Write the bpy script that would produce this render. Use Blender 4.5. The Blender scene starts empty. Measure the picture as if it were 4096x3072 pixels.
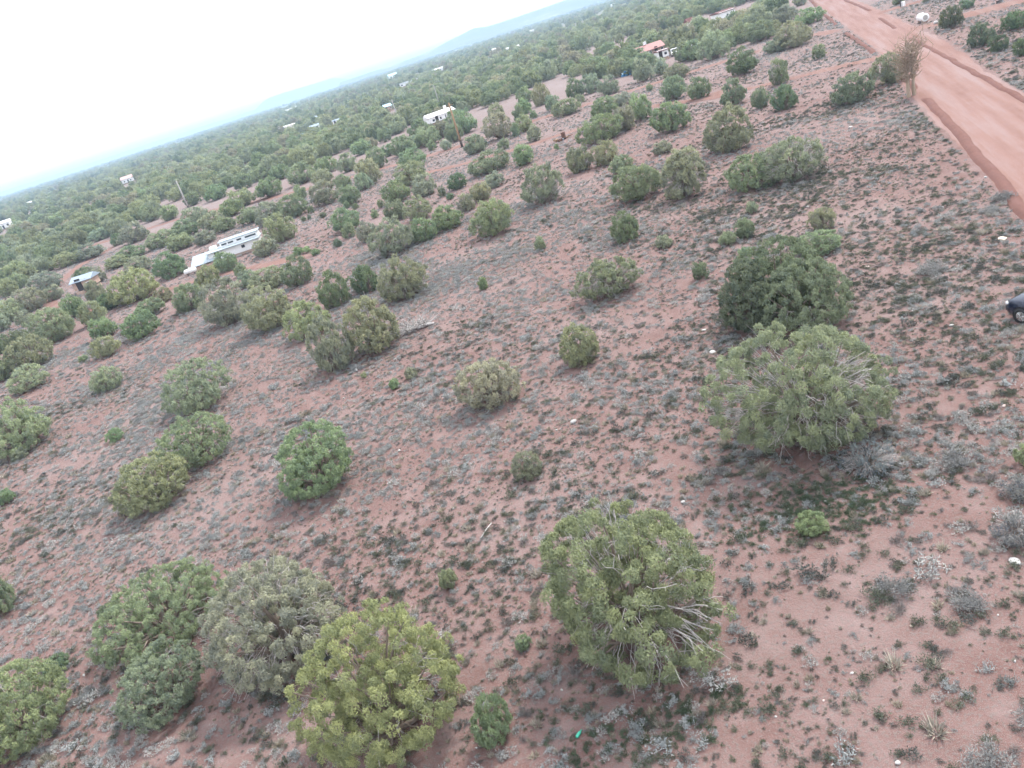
import bpy, bmesh, math, random
import numpy as np

# ---------------------------------------------------------------- camera, sky, sun, exposure
SC = bpy.context.scene
COL = SC.collection
CAM_H = 18.5
ROLL = math.radians(18.03)
PITCH = math.atan(1358 / 3174)
from mathutils import Matrix, Vector
fwd = Vector((0, math.cos(PITCH), -math.sin(PITCH)))
vx = Vector((1, 0, 0)); vu = Vector((0, math.sin(PITCH), math.cos(PITCH)))
cx = math.cos(ROLL) * vx - math.sin(ROLL) * vu
cy = math.sin(ROLL) * vx + math.cos(ROLL) * vu
cd = bpy.data.cameras.new('camera'); cam = bpy.data.objects.new('camera', cd); COL.objects.link(cam)
m = Matrix((cx, cy, -fwd)).transposed().to_4x4(); m.translation = (0, 0, CAM_H)
cam.matrix_world = m
cd.sensor_fit = 'HORIZONTAL'; cd.angle = 2 * math.atan(2048 / 3174)
cd.clip_start = 0.2; cd.clip_end = 120000
SC.camera = cam

SUN_EL, SUN_AZ = math.radians(52), math.radians(46)      # azimuth clockwise from +Y
w = bpy.data.worlds.new('World'); SC.world = w; w.use_nodes = True
nt = w.node_tree; nt.nodes.clear()
out = nt.nodes.new('ShaderNodeOutputWorld'); bg = nt.nodes.new('ShaderNodeBackground')
sky = nt.nodes.new('ShaderNodeTexSky'); sky.sky_type = 'NISHITA'; sky.sun_disc = False
sky.sun_elevation = SUN_EL; sky.sun_rotation = SUN_AZ; sky.air_density = 1.0; sky.dust_density = 2.0
mx = nt.nodes.new('ShaderNodeMix'); mx.data_type = 'RGBA'; mx.inputs[0].default_value = 0.9   # closed bright cloud deck over the blue
mx.inputs[7].default_value = (9.5, 9.95, 10.8, 1)
nt.links.new(sky.outputs[0], mx.inputs[6]); nt.links.new(mx.outputs[2], bg.inputs[0])
bg.inputs[1].default_value = 0.063
nt.links.new(bg.outputs[0], out.inputs[0])

sl = bpy.data.lights.new('sun', 'SUN'); sl.energy = 1.5; sl.angle = math.radians(12); sl.color = (1.0, 0.96, 0.9)
so = bpy.data.objects.new('sun', sl); COL.objects.link(so); so.location = (60, 60, 120)
sd = Vector((math.sin(SUN_AZ) * math.cos(SUN_EL), math.cos(SUN_AZ) * math.cos(SUN_EL), math.sin(SUN_EL)))
so.rotation_euler = sd.to_track_quat('Z', 'Y').to_euler()

SC.view_settings.view_transform = 'Standard'; SC.view_settings.look = 'None'
SC.view_settings.exposure = 1.86; SC.view_settings.gamma = 1.0
SC.render.engine = 'CYCLES'
SC.cycles.max_bounces = 4; SC.cycles.diffuse_bounces = 2; SC.cycles.transparent_max_bounces = 8; SC.cycles.volume_bounces = 1; SC.cycles.use_adaptive_sampling = True; SC.cycles.adaptive_threshold = .03

rng = np.random.default_rng(7)
R = random.Random(11)

# ---------------------------------------------------------------- helpers
def link(o, parent=None):
    COL.objects.link(o)
    if parent is not None: o.parent = parent
    return o
def tag(o, label=None, cat=None, group=None, kind=None):
    if label: o['label'] = label
    if cat: o['category'] = cat
    if group: o['group'] = group
    if kind: o['kind'] = kind
    return o
def thing(name, label, cat, loc=(0, 0, 0), rz=0.0, group=None):
    o = link(bpy.data.objects.new(name, None)); o.location = loc; o.rotation_euler = (0, 0, rz); o.empty_display_size = .3
    return tag(o, label, cat, group)
def mesh_np(name, verts, faces_n, loop_idx, mat, var=None, smooth=False):
    """verts (n,3); all faces have faces_n corners; loop_idx flat"""
    me = bpy.data.meshes.new(name); nf = len(loop_idx) // faces_n
    me.vertices.add(len(verts)); me.vertices.foreach_set('co', np.ascontiguousarray(verts, np.float32).ravel())
    me.loops.add(len(loop_idx)); me.loops.foreach_set('vertex_index', np.ascontiguousarray(loop_idx, np.int32))
    me.polygons.add(nf); me.polygons.foreach_set('loop_start', np.arange(nf, dtype=np.int32) * faces_n)
    if smooth: me.polygons.foreach_set('use_smooth', np.ones(nf, bool))
    me.update(calc_edges=True); me.validate()
    if var is not None:
        a = me.attributes.new('var', 'FLOAT', 'FACE'); a.data.foreach_set('value', np.ascontiguousarray(var, np.float32))
    if mat: me.materials.append(mat)
    return me
def mesh_py(name, v, f, mat, smooth=False):
    me = bpy.data.meshes.new(name); me.from_pydata(v, [], f); me.update()
    if smooth: me.polygons.foreach_set('use_smooth', [True] * len(me.polygons))
    if mat: me.materials.append(mat)
    return me
class MB:
    """collects boxes, tubes and prisms into one mesh"""
    def __init__(s): s.v = []; s.f = []
    def add(s, v, f):
        b = len(s.v); s.v += [tuple(p) for p in v]; s.f += [tuple(i + b for i in q) for q in f]; return s
    def box(s, c, d, rz=0.0):
        x, y, z = d[0] / 2, d[1] / 2, d[2] / 2; ca, sa = math.cos(rz), math.sin(rz)
        vs = []
        for sz in (-1, 1):
            for sx, sy in ((-1, -1), (1, -1), (1, 1), (-1, 1)):
                px, py = sx * x, sy * y; vs.append((c[0] + px * ca - py * sa, c[1] + px * sa + py * ca, c[2] + sz * z))
        return s.add(vs, [(3, 2, 1, 0), (4, 5, 6, 7), (0, 1, 5, 4), (1, 2, 6, 5), (2, 3, 7, 6), (3, 0, 4, 7)])
    def prism(s, poly, y0, y1):
        """closed (x,z) polygon, counter-clockwise seen from -y, extruded from y0 to y1"""
        n = len(poly); v = [(x, y0, z) for x, z in poly] + [(x, y1, z) for x, z in poly]
        return s.add(v, [tuple(range(n)), tuple(range(2 * n - 1, n - 1, -1))] + [(i, i + n, (i + 1) % n + n, (i + 1) % n) for i in range(n)])
    def tube(s, pts, rad, n=6, cap=True):
        pts = [Vector(p) for p in pts]; k = len(pts); rad = rad if hasattr(rad, '__len__') else [rad] * k
        v = []; f = []
        for i, p in enumerate(pts):
            t = (pts[min(i + 1, k - 1)] - pts[max(i - 1, 0)]).normalized()
            a = t.orthogonal().normalized(); b = t.cross(a)
            for j in range(n):
                q = 2 * math.pi * j / n; v.append(p + (a * math.cos(q) + b * math.sin(q)) * rad[i])
        for i in range(k - 1):
            for j in range(n): f.append((i * n + j, i * n + (j + 1) % n, (i + 1) * n + (j + 1) % n, (i + 1) * n + j))
        if cap: f.append(tuple(range(n - 1, -1, -1))); f.append(tuple((k - 1) * n + j for j in range(n)))
        return s.add(v, f)
    def build(s, name, mat, parent=None, smooth=False, bevel=0):
        o = link(bpy.data.objects.new(name, mesh_py(name, s.v, s.f, mat, smooth)), parent)
        if bevel:
            b = o.modifiers.new('bevel', 'BEVEL'); b.width = bevel; b.segments = 2; b.limit_method = 'ANGLE'
        return o

# value noise on world coordinates (numpy)
_perm = np.random.default_rng(3).random((256, 256))
def vnoise(x, y, s):
    x = np.asarray(x, float) / s; y = np.asarray(y, float) / s
    xi = np.floor(x).astype(int); yi = np.floor(y).astype(int); fx = x - xi; fy = y - yi
    fx = fx * fx * (3 - 2 * fx); fy = fy * fy * (3 - 2 * fy)
    g = lambda a, b: _perm[a & 255, b & 255]
    return (g(xi, yi) * (1 - fx) + g(xi + 1, yi) * fx) * (1 - fy) + (g(xi, yi + 1) * (1 - fx) + g(xi + 1, yi + 1) * fx) * fy

# ---------------------------------------------------------------- materials
def newmat(name):
    mt = bpy.data.materials.new(name); mt.use_nodes = True; nt = mt.node_tree
    b = nt.nodes['Principled BSDF']; b.inputs['Specular IOR Level'].default_value = 0.2
    return mt, nt, b
def N(nt, typ, **kw):
    n = nt.nodes.new(typ)
    for k, v in kw.items():
        if k.startswith('i_'): n.inputs[k[2:]].default_value = v
        else: setattr(n, k, v)
    return n
def noise(nt, vec, scale, detail=4, rough=.55):
    n = N(nt, 'ShaderNodeTexNoise'); n.inputs['Scale'].default_value = scale; n.inputs['Detail'].default_value = detail; n.inputs['Roughness'].default_value = rough
    if vec is not None: nt.links.new(vec, n.inputs['Vector'])
    return n.outputs['Fac']
def ramp(nt, fac, stops):
    r = N(nt, 'ShaderNodeValToRGB'); el = r.color_ramp.elements
    while len(el) < len(stops): el.new(.5)
    for e, (p, c) in zip(el, stops): e.position = p; e.color = (*c, 1) if len(c) == 3 else c
    nt.links.new(fac, r.inputs[0]); return r.outputs[0]
def mixc(nt, fac, a, b, blend='MIX'):
    x = N(nt, 'ShaderNodeMix', data_type='RGBA', blend_type=blend)
    for sock, val in ((x.inputs[0], fac), (x.inputs[6], a), (x.inputs[7], b)):
        if hasattr(val, 'is_output'): nt.links.new(val, sock)
        elif isinstance(val, (int, float)): sock.default_value = val
        else: sock.default_value = (*val, 1)
    return x.outputs[2]
def maprange(nt, v, a, b, c=0., d=1.):
    x = N(nt, 'ShaderNodeMapRange'); nt.links.new(v, x.inputs[0])
    for i, q in enumerate((a, b, c, d)): x.inputs[i + 1].default_value = q
    return x.outputs[0]
def plain(name, col, rough=.7, metal=0., var=.12, scale=6., spec=.25):
    mt, nt, b = newmat(name); tc = N(nt, 'ShaderNodeTexCoord')
    f = noise(nt, tc.outputs['Object'], scale, 5)
    c = mixc(nt, f, tuple(x * (1 - var) for x in col), tuple(min(1, x * (1 + var)) for x in col))
    nt.links.new(c, b.inputs['Base Color']); b.inputs['Roughness'].default_value = rough; b.inputs['Metallic'].default_value = metal
    b.inputs['Specular IOR Level'].default_value = spec
    return mt
def soil(name, road=0):
    mt, nt, b = newmat(name); g = N(nt, 'ShaderNodeNewGeometry'); P = g.outputs['Position']
    n1 = noise(nt, P, .06, 5, .6); n2 = noise(nt, P, .7, 6, .65); n3 = noise(nt, P, 9., 5, .7); n4 = noise(nt, P, 45., 3, .7)
    if road == 0:
        c = ramp(nt, n2, [(.30, (.118, .058, .051)), (.5, (.166, .095, .086)), (.72, (.218, .149, .141))])
        c = mixc(nt, maprange(nt, n1, .48, .66, 0, .7), c, (.232, .170, .162))
        c = mixc(nt, maprange(nt, n3, .50, .62, 0, .8), c, (.150, .132, .122))                  # dry plant litter
        c = mixc(nt, maprange(nt, n4, .54, .62, 0, .75), c, (.31, .265, .24))                       # straw and grit
        sx = N(nt, 'ShaderNodeSeparateXYZ'); nt.links.new(P, sx.inputs[0])
        c = mixc(nt, maprange(nt, sx.outputs[1], 90, 230, 0, .65), c, mixc(nt, n2, (.165, .130, .118), (.27, .235, .23)))      # dry grass thickens beyond the field
        far = maprange(nt, sx.outputs[1], 350, 1600)
        n5 = noise(nt, P, .012, 8, .75)
        veg = ramp(nt, n5, [(.35, (.10, .12, .07)), (.55, (.14, .155, .10)), (.7, (.22, .18, .14))])
        c = mixc(nt, far, c, veg)
    else:
        at = N(nt, 'ShaderNodeAttribute', attribute_name='across')
        mp = N(nt, 'ShaderNodeMapping'); nt.links.new(P, mp.inputs[0])
        mp.inputs['Rotation'].default_value = (0, 0, math.radians(23))
        mp0 = mp; mp = N(nt, 'ShaderNodeMapping'); nt.links.new(mp0.outputs[0], mp.inputs[0]); mp.inputs['Scale'].default_value = (1, .06, 1)
        s1 = noise(nt, mp.outputs[0], .75, 5, .6)
        base = [(.180, .100, .082), (.22, .134, .116), (.242, .172, .162)] if road == 1 else [(.165, .090, .073), (.195, .115, .097), (.22, .148, .130)]
        c = ramp(nt, s1, [(.32, base[0]), (.5, base[1]), (.66, base[2])])
        c = mixc(nt, maprange(nt, n3, .52, .68, 0, .45), c, (.20, .115, .092))
        c = mixc(nt, maprange(nt, n4, .58, .68, 0, .4), c, (.32, .26, .235))
        c = mixc(nt, maprange(nt, n2, .45, .7, 0, .3), c, base[2])
    nt.links.new(c, b.inputs['Base Color']); b.inputs['Roughness'].default_value = .95; b.inputs['Specular IOR Level'].default_value = .05
    bp = N(nt, 'ShaderNodeBump'); bp.inputs['Strength'].default_value = .9 if road == 0 else .35; bp.inputs['Distance'].default_value = .06
    ad = N(nt, 'ShaderNodeMath', operation='ADD'); nt.links.new(n3, ad.inputs[0]); nt.links.new(n2, ad.inputs[1])
    nt.links.new(ad.outputs[0], bp.inputs['Height']); nt.links.new(bp.outputs[0], b.inputs['Normal'])
    return mt
def leafmat(name, trans=.25, hue=(1.2, 1.18, 1.0), col=None):
    """foliage: the tree's own colour (object colour) varied from clump to clump and leaf to leaf"""
    mt = bpy.data.materials.new(name); mt.use_nodes = True; nt = mt.node_tree; nt.nodes.clear()
    o = N(nt, 'ShaderNodeOutputMaterial'); oi = N(nt, 'ShaderNodeObjectInfo'); at = N(nt, 'ShaderNodeAttribute', attribute_name='var')
    c0 = oi.outputs['Color']
    if col is not None:
        rgb = N(nt, 'ShaderNodeRGB'); rgb.outputs[0].default_value = (*col, 1); c0 = rgb.outputs[0]
    lo = mixc(nt, 1., c0, (.70, .74, .76), 'MULTIPLY'); hi = mixc(nt, 1., c0, hue, 'MULTIPLY')
    c = mixc(nt, at.outputs['Fac'], lo, hi)
    hs = N(nt, 'ShaderNodeHueSaturation'); nt.links.new(c, hs.inputs['Color']); nt.links.new(maprange(nt, oi.outputs['Random'], 0, 1, .88, 1.14), hs.inputs['Value'])
    d = N(nt, 'ShaderNodeBsdfDiffuse'); t = N(nt, 'ShaderNodeBsdfTranslucent'); x = N(nt, 'ShaderNodeMixShader'); x.inputs[0].default_value = trans
    nt.links.new(hs.outputs[0], d.inputs[0]); nt.links.new(hs.outputs[0], t.inputs[0])
    nt.links.new(d.outputs[0], x.inputs[1]); nt.links.new(t.outputs[0], x.inputs[2]); nt.links.new(x.outputs[0], o.inputs[0])
    return mt
def barkmat(name, a, b_):
    mt, nt, b = newmat(name); tc = N(nt, 'ShaderNodeTexCoord'); mp = N(nt, 'ShaderNodeMapping'); mp.inputs['Scale'].default_value = (6, 6, 1.2)
    nt.links.new(tc.outputs['Object'], mp.inputs[0]); f = noise(nt, mp.outputs[0], 3., 6, .7)
    nt.links.new(mixc(nt, f, a, b_), b.inputs['Base Color']); b.inputs['Roughness'].default_value = .9
    return mt
M = {}
M['soil'] = soil('red_soil'); M['road'] = soil('road_dirt', 1); M['track'] = soil('track_dirt', 2)
M['berm'] = plain('damp_red_soil', (.150, .080, .068), .95, var=.25, scale=2.5, spec=.05)
M['leaf'] = leafmat('juniper_foliage', .4); M['sage'] = leafmat('shrub_foliage', .15, (1.25, 1.2, 1.15))
M['bark'] = barkmat('juniper_bark', (.16, .12, .095), (.30, .25, .21)); M['dead'] = barkmat('weathered_wood', (.30, .28, .27), (.52, .49, .47))
M['deadwarm'] = barkmat('stripped_trunk', (.20, .15, .11), (.42, .34, .26))
M['white'] = plain('white_paint', (.78, .78, .77), .5, var=.05); M['cream'] = plain('cream_siding', (.72, .68, .60), .6, var=.06)
M['metalroof'] = plain('pale_sheet_roof', (.33, .39, .43), .45, .0, .12, 1.5, .4); M['greyroof'] = plain('grey_blue_roof', (.28, .34, .40), .5, 0, .15, 1.5)
M['redroof'] = plain('red_sheet_roof', (.20, .035, .035), .5, 0, .15, 1.5); M['tileroof'] = plain('brown_red_roof', (.13, .055, .05), .8, 0, .25, 3); M['pinkroof'] = plain('pink_roof', (.52, .36, .34), .8, 0, .15, 2)
M['blueroof'] = plain('light_blue_roof', (.42, .60, .70), .5, 0, .1, 2)
M['glass'] = plain('dark_glass', (.03, .035, .045), .08, 0, .1, 2, .5); M['dark'] = plain('dark_gap', (.04, .035, .035), .9); M['brick'] = plain('tan_block', (.42, .30, .24), .9, 0, .2, 4)
M['pole'] = barkmat('pole_wood', (.22, .14, .085), (.38, .26, .16)); M['poledark'] = plain('creosote', (.06, .045, .04), .9)
M['palepole'] = barkmat('grey_pole', (.30, .28, .26), (.42, .4, .37))
M['rock'] = plain('white_stone', (.40, .385, .37), .85, 0, .2, 8); M['cream_rock'] = plain('cream_stone', (.62, .52, .42), .9, 0, .25, 8); M['pinkrock'] = plain('pink_stone', (.58, .46, .42), .9, 0, .2, 6)
M['rust'] = plain('rusty_metal', (.14, .075, .055), .8, 0, .4, 7); M['blue'] = plain('blue_tarp', (.05, .18, .34), .6, 0, .3, 4); M['cyan'] = plain('pale_cyan', (.5, .68, .72), .6)
M['greenglass'] = plain('green_plastic', (.05, .38, .26), .25, 0, .1, 5, .5)
M['navy'] = plain('navy_car_paint', (.012, .017, .036), .22, .2, .06, 2, .6); M['black'] = plain('black_plastic', (.02, .02, .024), .6); M['tyre'] = plain('tyre_rubber', (.03, .03, .03), .85)
M['alloy'] = plain('alloy', (.55, .55, .55), .35, .8, .05); M['lamp'] = plain('headlight_glass', (.8, .82, .85), .1, 0, .05, 2, .6); M['chrome'] = plain('chrome', (.7, .7, .7), .15, 1., .02)
def mesamat():
    mt, nt, b = newmat('mesa_rock'); g = N(nt, 'ShaderNodeNewGeometry'); P = g.outputs['Position']
    n1 = noise(nt, P, .0035, 8, .65); n2 = noise(nt, P, .02, 6, .7)
    c = ramp(nt, n1, [(.40, (.06, .07, .06)), (.60, (.09, .095, .085)), (.70, (.34, .28, .24))])
    c = mixc(nt, maprange(nt, n2, .5, .7, 0, .5), c, (.20, .17, .14))
    nt.links.new(c, b.inputs['Base Color']); b.inputs['Roughness'].default_value = .95
    return mt
M['mesa'] = mesamat()

# ---------------------------------------------------------------- the setting: ground, mesas, road, tracks
def axis(lim):
    a = list(np.arange(-120, 121, 4.)); v = 120.; s = 4.
    while v < lim: s *= 1.22; v += s; a = [-v] + a + [v]
    return np.array(a)
gx = axis(24000); gy = axis(24000)
GX, GY = np.meshgrid(gx, gy); nx, ny = len(gx), len(gy)
v = np.stack([GX.ravel(), GY.ravel(), np.zeros(nx * ny)], 1)
ii = (np.arange(ny - 1)[:, None] * nx + np.arange(nx - 1)[None]).ravel()
ground = link(bpy.data.objects.new('ground', mesh_np('ground', v, 4, np.stack([ii, ii + 1, ii + nx + 1, ii + nx], 1).ravel(), M['soil'])))
tag(ground, kind='structure')

def mesa(name, prof, D, front, back, seed):
    az = np.radians(np.linspace(prof[0][0], prof[-1][0], 260)); el = np.interp(np.degrees(az), [p[0] for p in prof], [p[1] for p in prof])
    h = np.maximum(CAM_H * (el > .02) + D * np.tan(np.radians(el)), 0)
    rr = np.concatenate([np.linspace(-front, 0, 22), np.linspace(.08, 1, 6) * back])
    V = []
    for r in rr:
        s = np.clip((r + front) / front, 0, 1) if r <= 0 else 1.
        k = .55 * s ** 1.3 + .45 * np.clip((s - .72) / .2, 0, 1) if r <= 0 else (1 if r < back * .9 else 0)
        wob = (vnoise(az * D, np.full_like(az, r), 160 + seed) - .5) * .5 + (vnoise(az * D, np.full_like(az, r * .3), 55) - .5) * .25
        z = h * np.clip(k + wob * k * (1 - k) * 2.4, 0, 1) - 1.0 * (1 - k)
        V.append(np.stack([np.sin(az) * (D + r), np.cos(az) * (D + r), z], 1))
    V = np.concatenate(V); na = len(az)
    ii = (np.arange(len(rr) - 1)[:, None] * na + np.arange(na - 1)[None]).ravel()
    o = link(bpy.data.objects.new(name, mesh_np(name, V, 4, np.stack([ii, ii + 1, ii + na + 1, ii + na], 1).ravel(), M['mesa'], smooth=True)))
    return tag(o, kind='structure')
mesa('mesa', [(-5.5, 0), (-4, .04), (-2.25, .06), (-.5, .07), (.3, .08), (1.28, .12), (2.2, .24), (3.14, .41), (3.9, .50), (4.23, .56), (4.7, .63), (4.95, .65), (5.2, .58), (5.75, .48), (7.47, .47), (9.18, .50), (11.1, .53), (15, .55), (20, .46), (27, .3), (34, .1), (38, 0)], 4600, 900, 900, 0)
mesa('butte', [(-11.2, 0), (-10.5, .03), (-9.9, .32), (-9.4, .47), (-8.4, .49), (-7.15, .46), (-6.5, .43), (-5.6, .44), (-5.0, .42), (-4.4, .2), (-3.9, .05), (-2.5, 0)], 7200, 1200, 900, 40)
mesa('low_ridge', [(-48, .0), (-40, .05), (-30, .09), (-22, .07), (-15, .10), (-11, .07), (-8, .0)], 8200, 900, 700, 90)

# dirt road: strip with worn edges, soil berms along it
def resample(pts, step):
    pts = [Vector((*p, 0)) for p in pts]; outp = []
    for a, b in zip(pts[:-1], pts[1:]):
        n = max(1, int((b - a).length / step))
        for i in range(n): outp.append(a.lerp(b, i / n))
    outp.append(pts[-1]); return outp
def smooth_path(pts, it=2):
    for _ in range(it):
        q = [pts[0]]
        for a, b in zip(pts[:-1], pts[1:]):
            q.append((a[0] * .75 + b[0] * .25, a[1] * .75 + b[1] * .25)); q.append((a[0] * .25 + b[0] * .75, a[1] * .25 + b[1] * .75))
        q.append(pts[-1]); pts = q
    return pts
TRACK_PTS = []      # for keeping plants off the tracks: (x, y, half width)
def strip(name, pts, width, z, mat, jag=.2, step=.7, cross=6, crown=0.):
    c = resample(smooth_path(pts), step); V = []; n = len(c)
    for i, p in enumerate(c):
        t = (c[min(i + 1, n - 1)] - c[max(i - 1, 0)]).normalized(); s = Vector((t.y, -t.x, 0)); wd = width[0] + (width[1] - width[0]) * i / (n - 1) if hasattr(width, '__len__') else width
        l = wd / 2 + (float(vnoise(p.x, p.y, 1.3)) - .5) * jag * 2 + (float(vnoise(p.x + 50, p.y, 5.)) - .5) * jag * 2
        r = wd / 2 + (float(vnoise(p.x, p.y + 99, 1.3)) - .5) * jag * 2 + (float(vnoise(p.x + 50, p.y + 77, 5.)) - .5) * jag * 2
        TRACK_PTS.append((p.x, p.y, wd / 2))
        for k in range(cross + 1):
            u = k / cross; q = p + s * (-l + (l + r) * u); V.append((q.x, q.y, z + crown * (1 - (2 * u - 1) ** 2)))
    m = cross + 1
    F = [(i * m + k, i * m + k + 1, (i + 1) * m + k + 1, (i + 1) * m + k) for i in range(n - 1) for k in range(cross)]
    return tag(link(bpy.data.objects.new(name, mesh_py(name, V, F, mat, True))), kind='structure')
ROAD = [(13, -12), (25, 18), (41.6, 55.5), (53, 82), (67, 110.5), (83.5, 150), (103, 198), (140, 285), (190, 400), (260, 560)]
strip('dirt_road', ROAD, 7.6, .010, M['road'], .22, 1., 10, .05)
strip('dirt_track', [(80.0, 157.5), (79.9, 165.8), (68.5, 167.2), (54.3, 168.9), (37.8, 170.5), (21.3, 173.9), (5.4, 169.4), (-11, 175), (-31, 183), (-46, 194), (-62, 210), (-77, 211), (-95, 216), (-140, 240)], 3.9, .014, M['track'], .3)
strip('dirt_track', [(63.5, 113.5), (58, 117.5), (47.5, 124), (40.7, 131), (36, 141), (23.6, 139), (9, 140), (-4, 147)], 2.8, .018, M['track'], .45)
strip('dirt_track', [(-20, 104), (-28, 109), (-36, 113), (-46.1, 113.5), (-60, 118), (-76, 150), (-81, 176), (-79, 196), (-77, 211)], 2.4, .022, M['track'], .4)
strip('dirt_track', [(77, 130), (80.6, 127), (84, 126), (91, 123.5), (105, 116), (140, 104)], (5.0, 10.0), .026, M['track'], .35)
strip('dirt_track', [(90, 163.5), (94.6, 165), (101, 161.5), (125, 150)], (4.4, 4.0), .030, M['track'], .35)
strip('dirt_track', [(-120, 905), (-49, 870), (-25, 851), (-11, 829), (40, 800)], 7, .034, M['track'], 1., 6)
strip('dirt_track', [(20, 930), (63, 979), (91, 1032), (118, 1089), (200, 1200)], 8, .038, M['track'], 1., 6)
strip('dirt_track', [(230, 3420), (330, 3560), (560, 3640), (700, 3700)], 60, .05, M['track'], 20, 40)
# bare turning circle beside the second track
cv = [(44.8 + (3.1 + .4 * math.sin(a * 3)) * math.cos(a), 127.5 + (4.3 + .5 * math.cos(a * 2)) * math.sin(a), .042) for a in np.linspace(0, 2 * math.pi, 40)[:-1]]
tag(link(bpy.data.objects.new('turning_circle', mesh_py('turning_circle', cv, [tuple(range(39))], M['track']))), kind='structure')
TRACK_PTS += [(44.8, 127.5, 4.5)]

def berm(pts, wdt=.7, hgt=.17):
    c = resample(smooth_path(pts), .45); V = []; n = len(c); prof = [(-.5, 0), (-.3, .6), (-.05, 1), (.22, .7), (.5, 0)]
    for i, p in enumerate(c):
        t = (c[min(i + 1, n - 1)] - c[max(i - 1, 0)]).normalized(); s = Vector((t.y, -t.x, 0)); e = min(1, i / 4, (n - 1 - i) / 4)
        k = .8 + .4 * float(vnoise(p.x, p.y, .7)); o = (float(vnoise(p.x + 31, p.y, 3.)) - .5) * .25
        for u, h in prof:
            q = p + s * (u * wdt * (.8 + .4 * k) + o); V.append((q.x, q.y, .003 + h * hgt * k * e - .02))
    F = [(i * 5 + k, i * 5 + k + 1, i * 5 + k + 6, i * 5 + k + 5) for i in range(n - 1) for k in range(4)]
    tag(link(bpy.data.objects.new('road_berm', mesh_py('road_berm', V, F, M['berm'], True))), kind='structure')
berm([(8, -8), (21.0, 18), (32.4, 43.9), (37.2, 53.8), (45.4, 71.4), (49.8, 81.5)], .8, .26)
berm([(51.6, 85.6), (57, 98), (62.5, 111)], .75, .28)
berm([(65.5, 118.5), (71, 132), (79.0, 152.5)], .8, .3)
berm([(85.2, 167.5), (92, 183), (100.3, 204)], .8, .3); berm([(104, 212), (130, 272), (180, 388)], .8, .3)
berm([(19, -14), (30, 18.5), (50.7, 68.2), (60.1, 90.6), (68.8, 111.5), (73.5, 123)], .7, .22)
berm([(78.8, 135.2), (84, 147), (88.8, 157.8)], .75, .26); berm([(95.5, 172.5), (103, 191), (113.5, 217.7), (150, 303)], .8, .28)

# ---------------------------------------------------------------- buildings
YARDS = []          # (x, y, radius): kept free of scattered trees
def home(label, cat, x, y, yaw, L, D, H, wall, roof, rise=.5, name='mobile_home', windows=(), door=None, porch=None, skirt=.5, group=None, z0=0., chimney=False, flat=False):
    t = thing(name, label, cat, (x, y, z0), yaw, group); YARDS.append((x, y, max(L, D) * .55 + 1.5))
    MB().box((0, 0, (H + skirt) / 2 + skirt / 2 - .0), (L, D, H - skirt)).build('wall', M[wall], t)
    MB().box((0, 0, skirt / 2), (L - .12, D - .12, skirt)).build('skirting', M['brick'], t)
    ov = .35; zt = H + .003
    if flat: MB().box((0, 0, zt + .09), (L + 2 * ov, D + 2 * ov, .18)).build('roof', M[roof], t)
    else:
        hd = D / 2 + ov; poly = [(-hd, zt), (hd, zt), (hd, zt + .08), (0, zt + .08 + rise), (-hd, zt + .08)]
        mb = MB().prism(poly, -L / 2 - ov, L / 2 + ov); mb.v = [(py, -px, pz) for px, py, pz in mb.v]
        mb.f = [f[::-1] for f in mb.f] if False else mb.f
        mb.build('roof', M[roof], t)
    for u, wz, ww, wh in windows:
        wo = MB().box((u, -D / 2 - .02, wz), (ww + .16, .05, wh + .16)).build('window', M['white'], t)
        MB().box((u, -D / 2 - .052, wz), (ww, .02, wh)).build('pane', M['glass'], wo)
    if door is not None:
        dr = MB().box((door, -D / 2 - .03, skirt + 1.02), (.95, .06, 2.0)).build('door', M['dark'], t)
        MB().box((door, -D / 2 - .5, skirt * .5), (1.2, .9, skirt * .98)).build('step', M['brick'], t)
    if chimney: MB().box((L * chimney, D * .12, H + rise + .35), (.7, .7, 1.1)).build('chimney', M['white'], t)
    return t
# long white trailer home with clerestory and a pale sheet-roofed porch
t = thing('trailer_home', 'long white trailer home with dark slot windows and a pale sheet roof among junipers', 'trailer home', (-34.9, 124.4, 0), math.radians(3)); t.scale = (.74, .82, .6)
YARDS.append((-34, 125, 9))
MB().box((1.6, 0, 1.65), (10.6, 4.2, 2.1)).build('wall', M['white'], t)
MB().box((1.6, 0, .3), (10.4, 4.0, .6)).build('skirting', M['brick'], t)
MB().box((1.6, -.1, 2.78), (11.2, 5.0, .16)).build('roof', M['metalroof'], t)
up = MB().box((2.9, .9, 3.5), (8.0, 2.6, 1.3)).build('upper_wall', M['white'], t)
MB().box((2.9, .9, 4.22), (8.5, 3.1, .14)).build('upper_roof', M['metalroof'], t)
for u, ww in ((-.2, 1.1), (1.2, 1.1), (3.0, 1.0), (5.4, 2.3)):
    wo = MB().box((u, -.42, 3.5), (ww + .12, .05, .5)).build('window', M['white'], t); MB().box((u, -.452, 3.5), (ww, .02, .38)).build('pane', M['glass'], wo)
wo = MB().box((3.6, -2.13, 1.9), (.9, .06, .9)).build('window', M['white'], t); MB().box((3.6, -2.17, 1.9), (.7, .02, .7)).build('pane', M['glass'], wo)
MB().box((-1.9, -2.14, 1.6), (.95, .08, 2.0)).build('door', M['dark'], t)
pv = [(-7.6, -3.2, .95), (-2.0, -3.2, 1.05), (-2.0, 1.4, 2.75), (-7.6, 1.4, 2.6)]
MB().add(pv + [(a, b, c + .07) for a, b, c in pv], [(3, 2, 1, 0), (4, 5, 6, 7), (0, 1, 5, 4), (1, 2, 6, 5), (2, 3, 7, 6), (3, 0, 4, 7)]).build('porch_roof', M['metalroof'], t)
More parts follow.
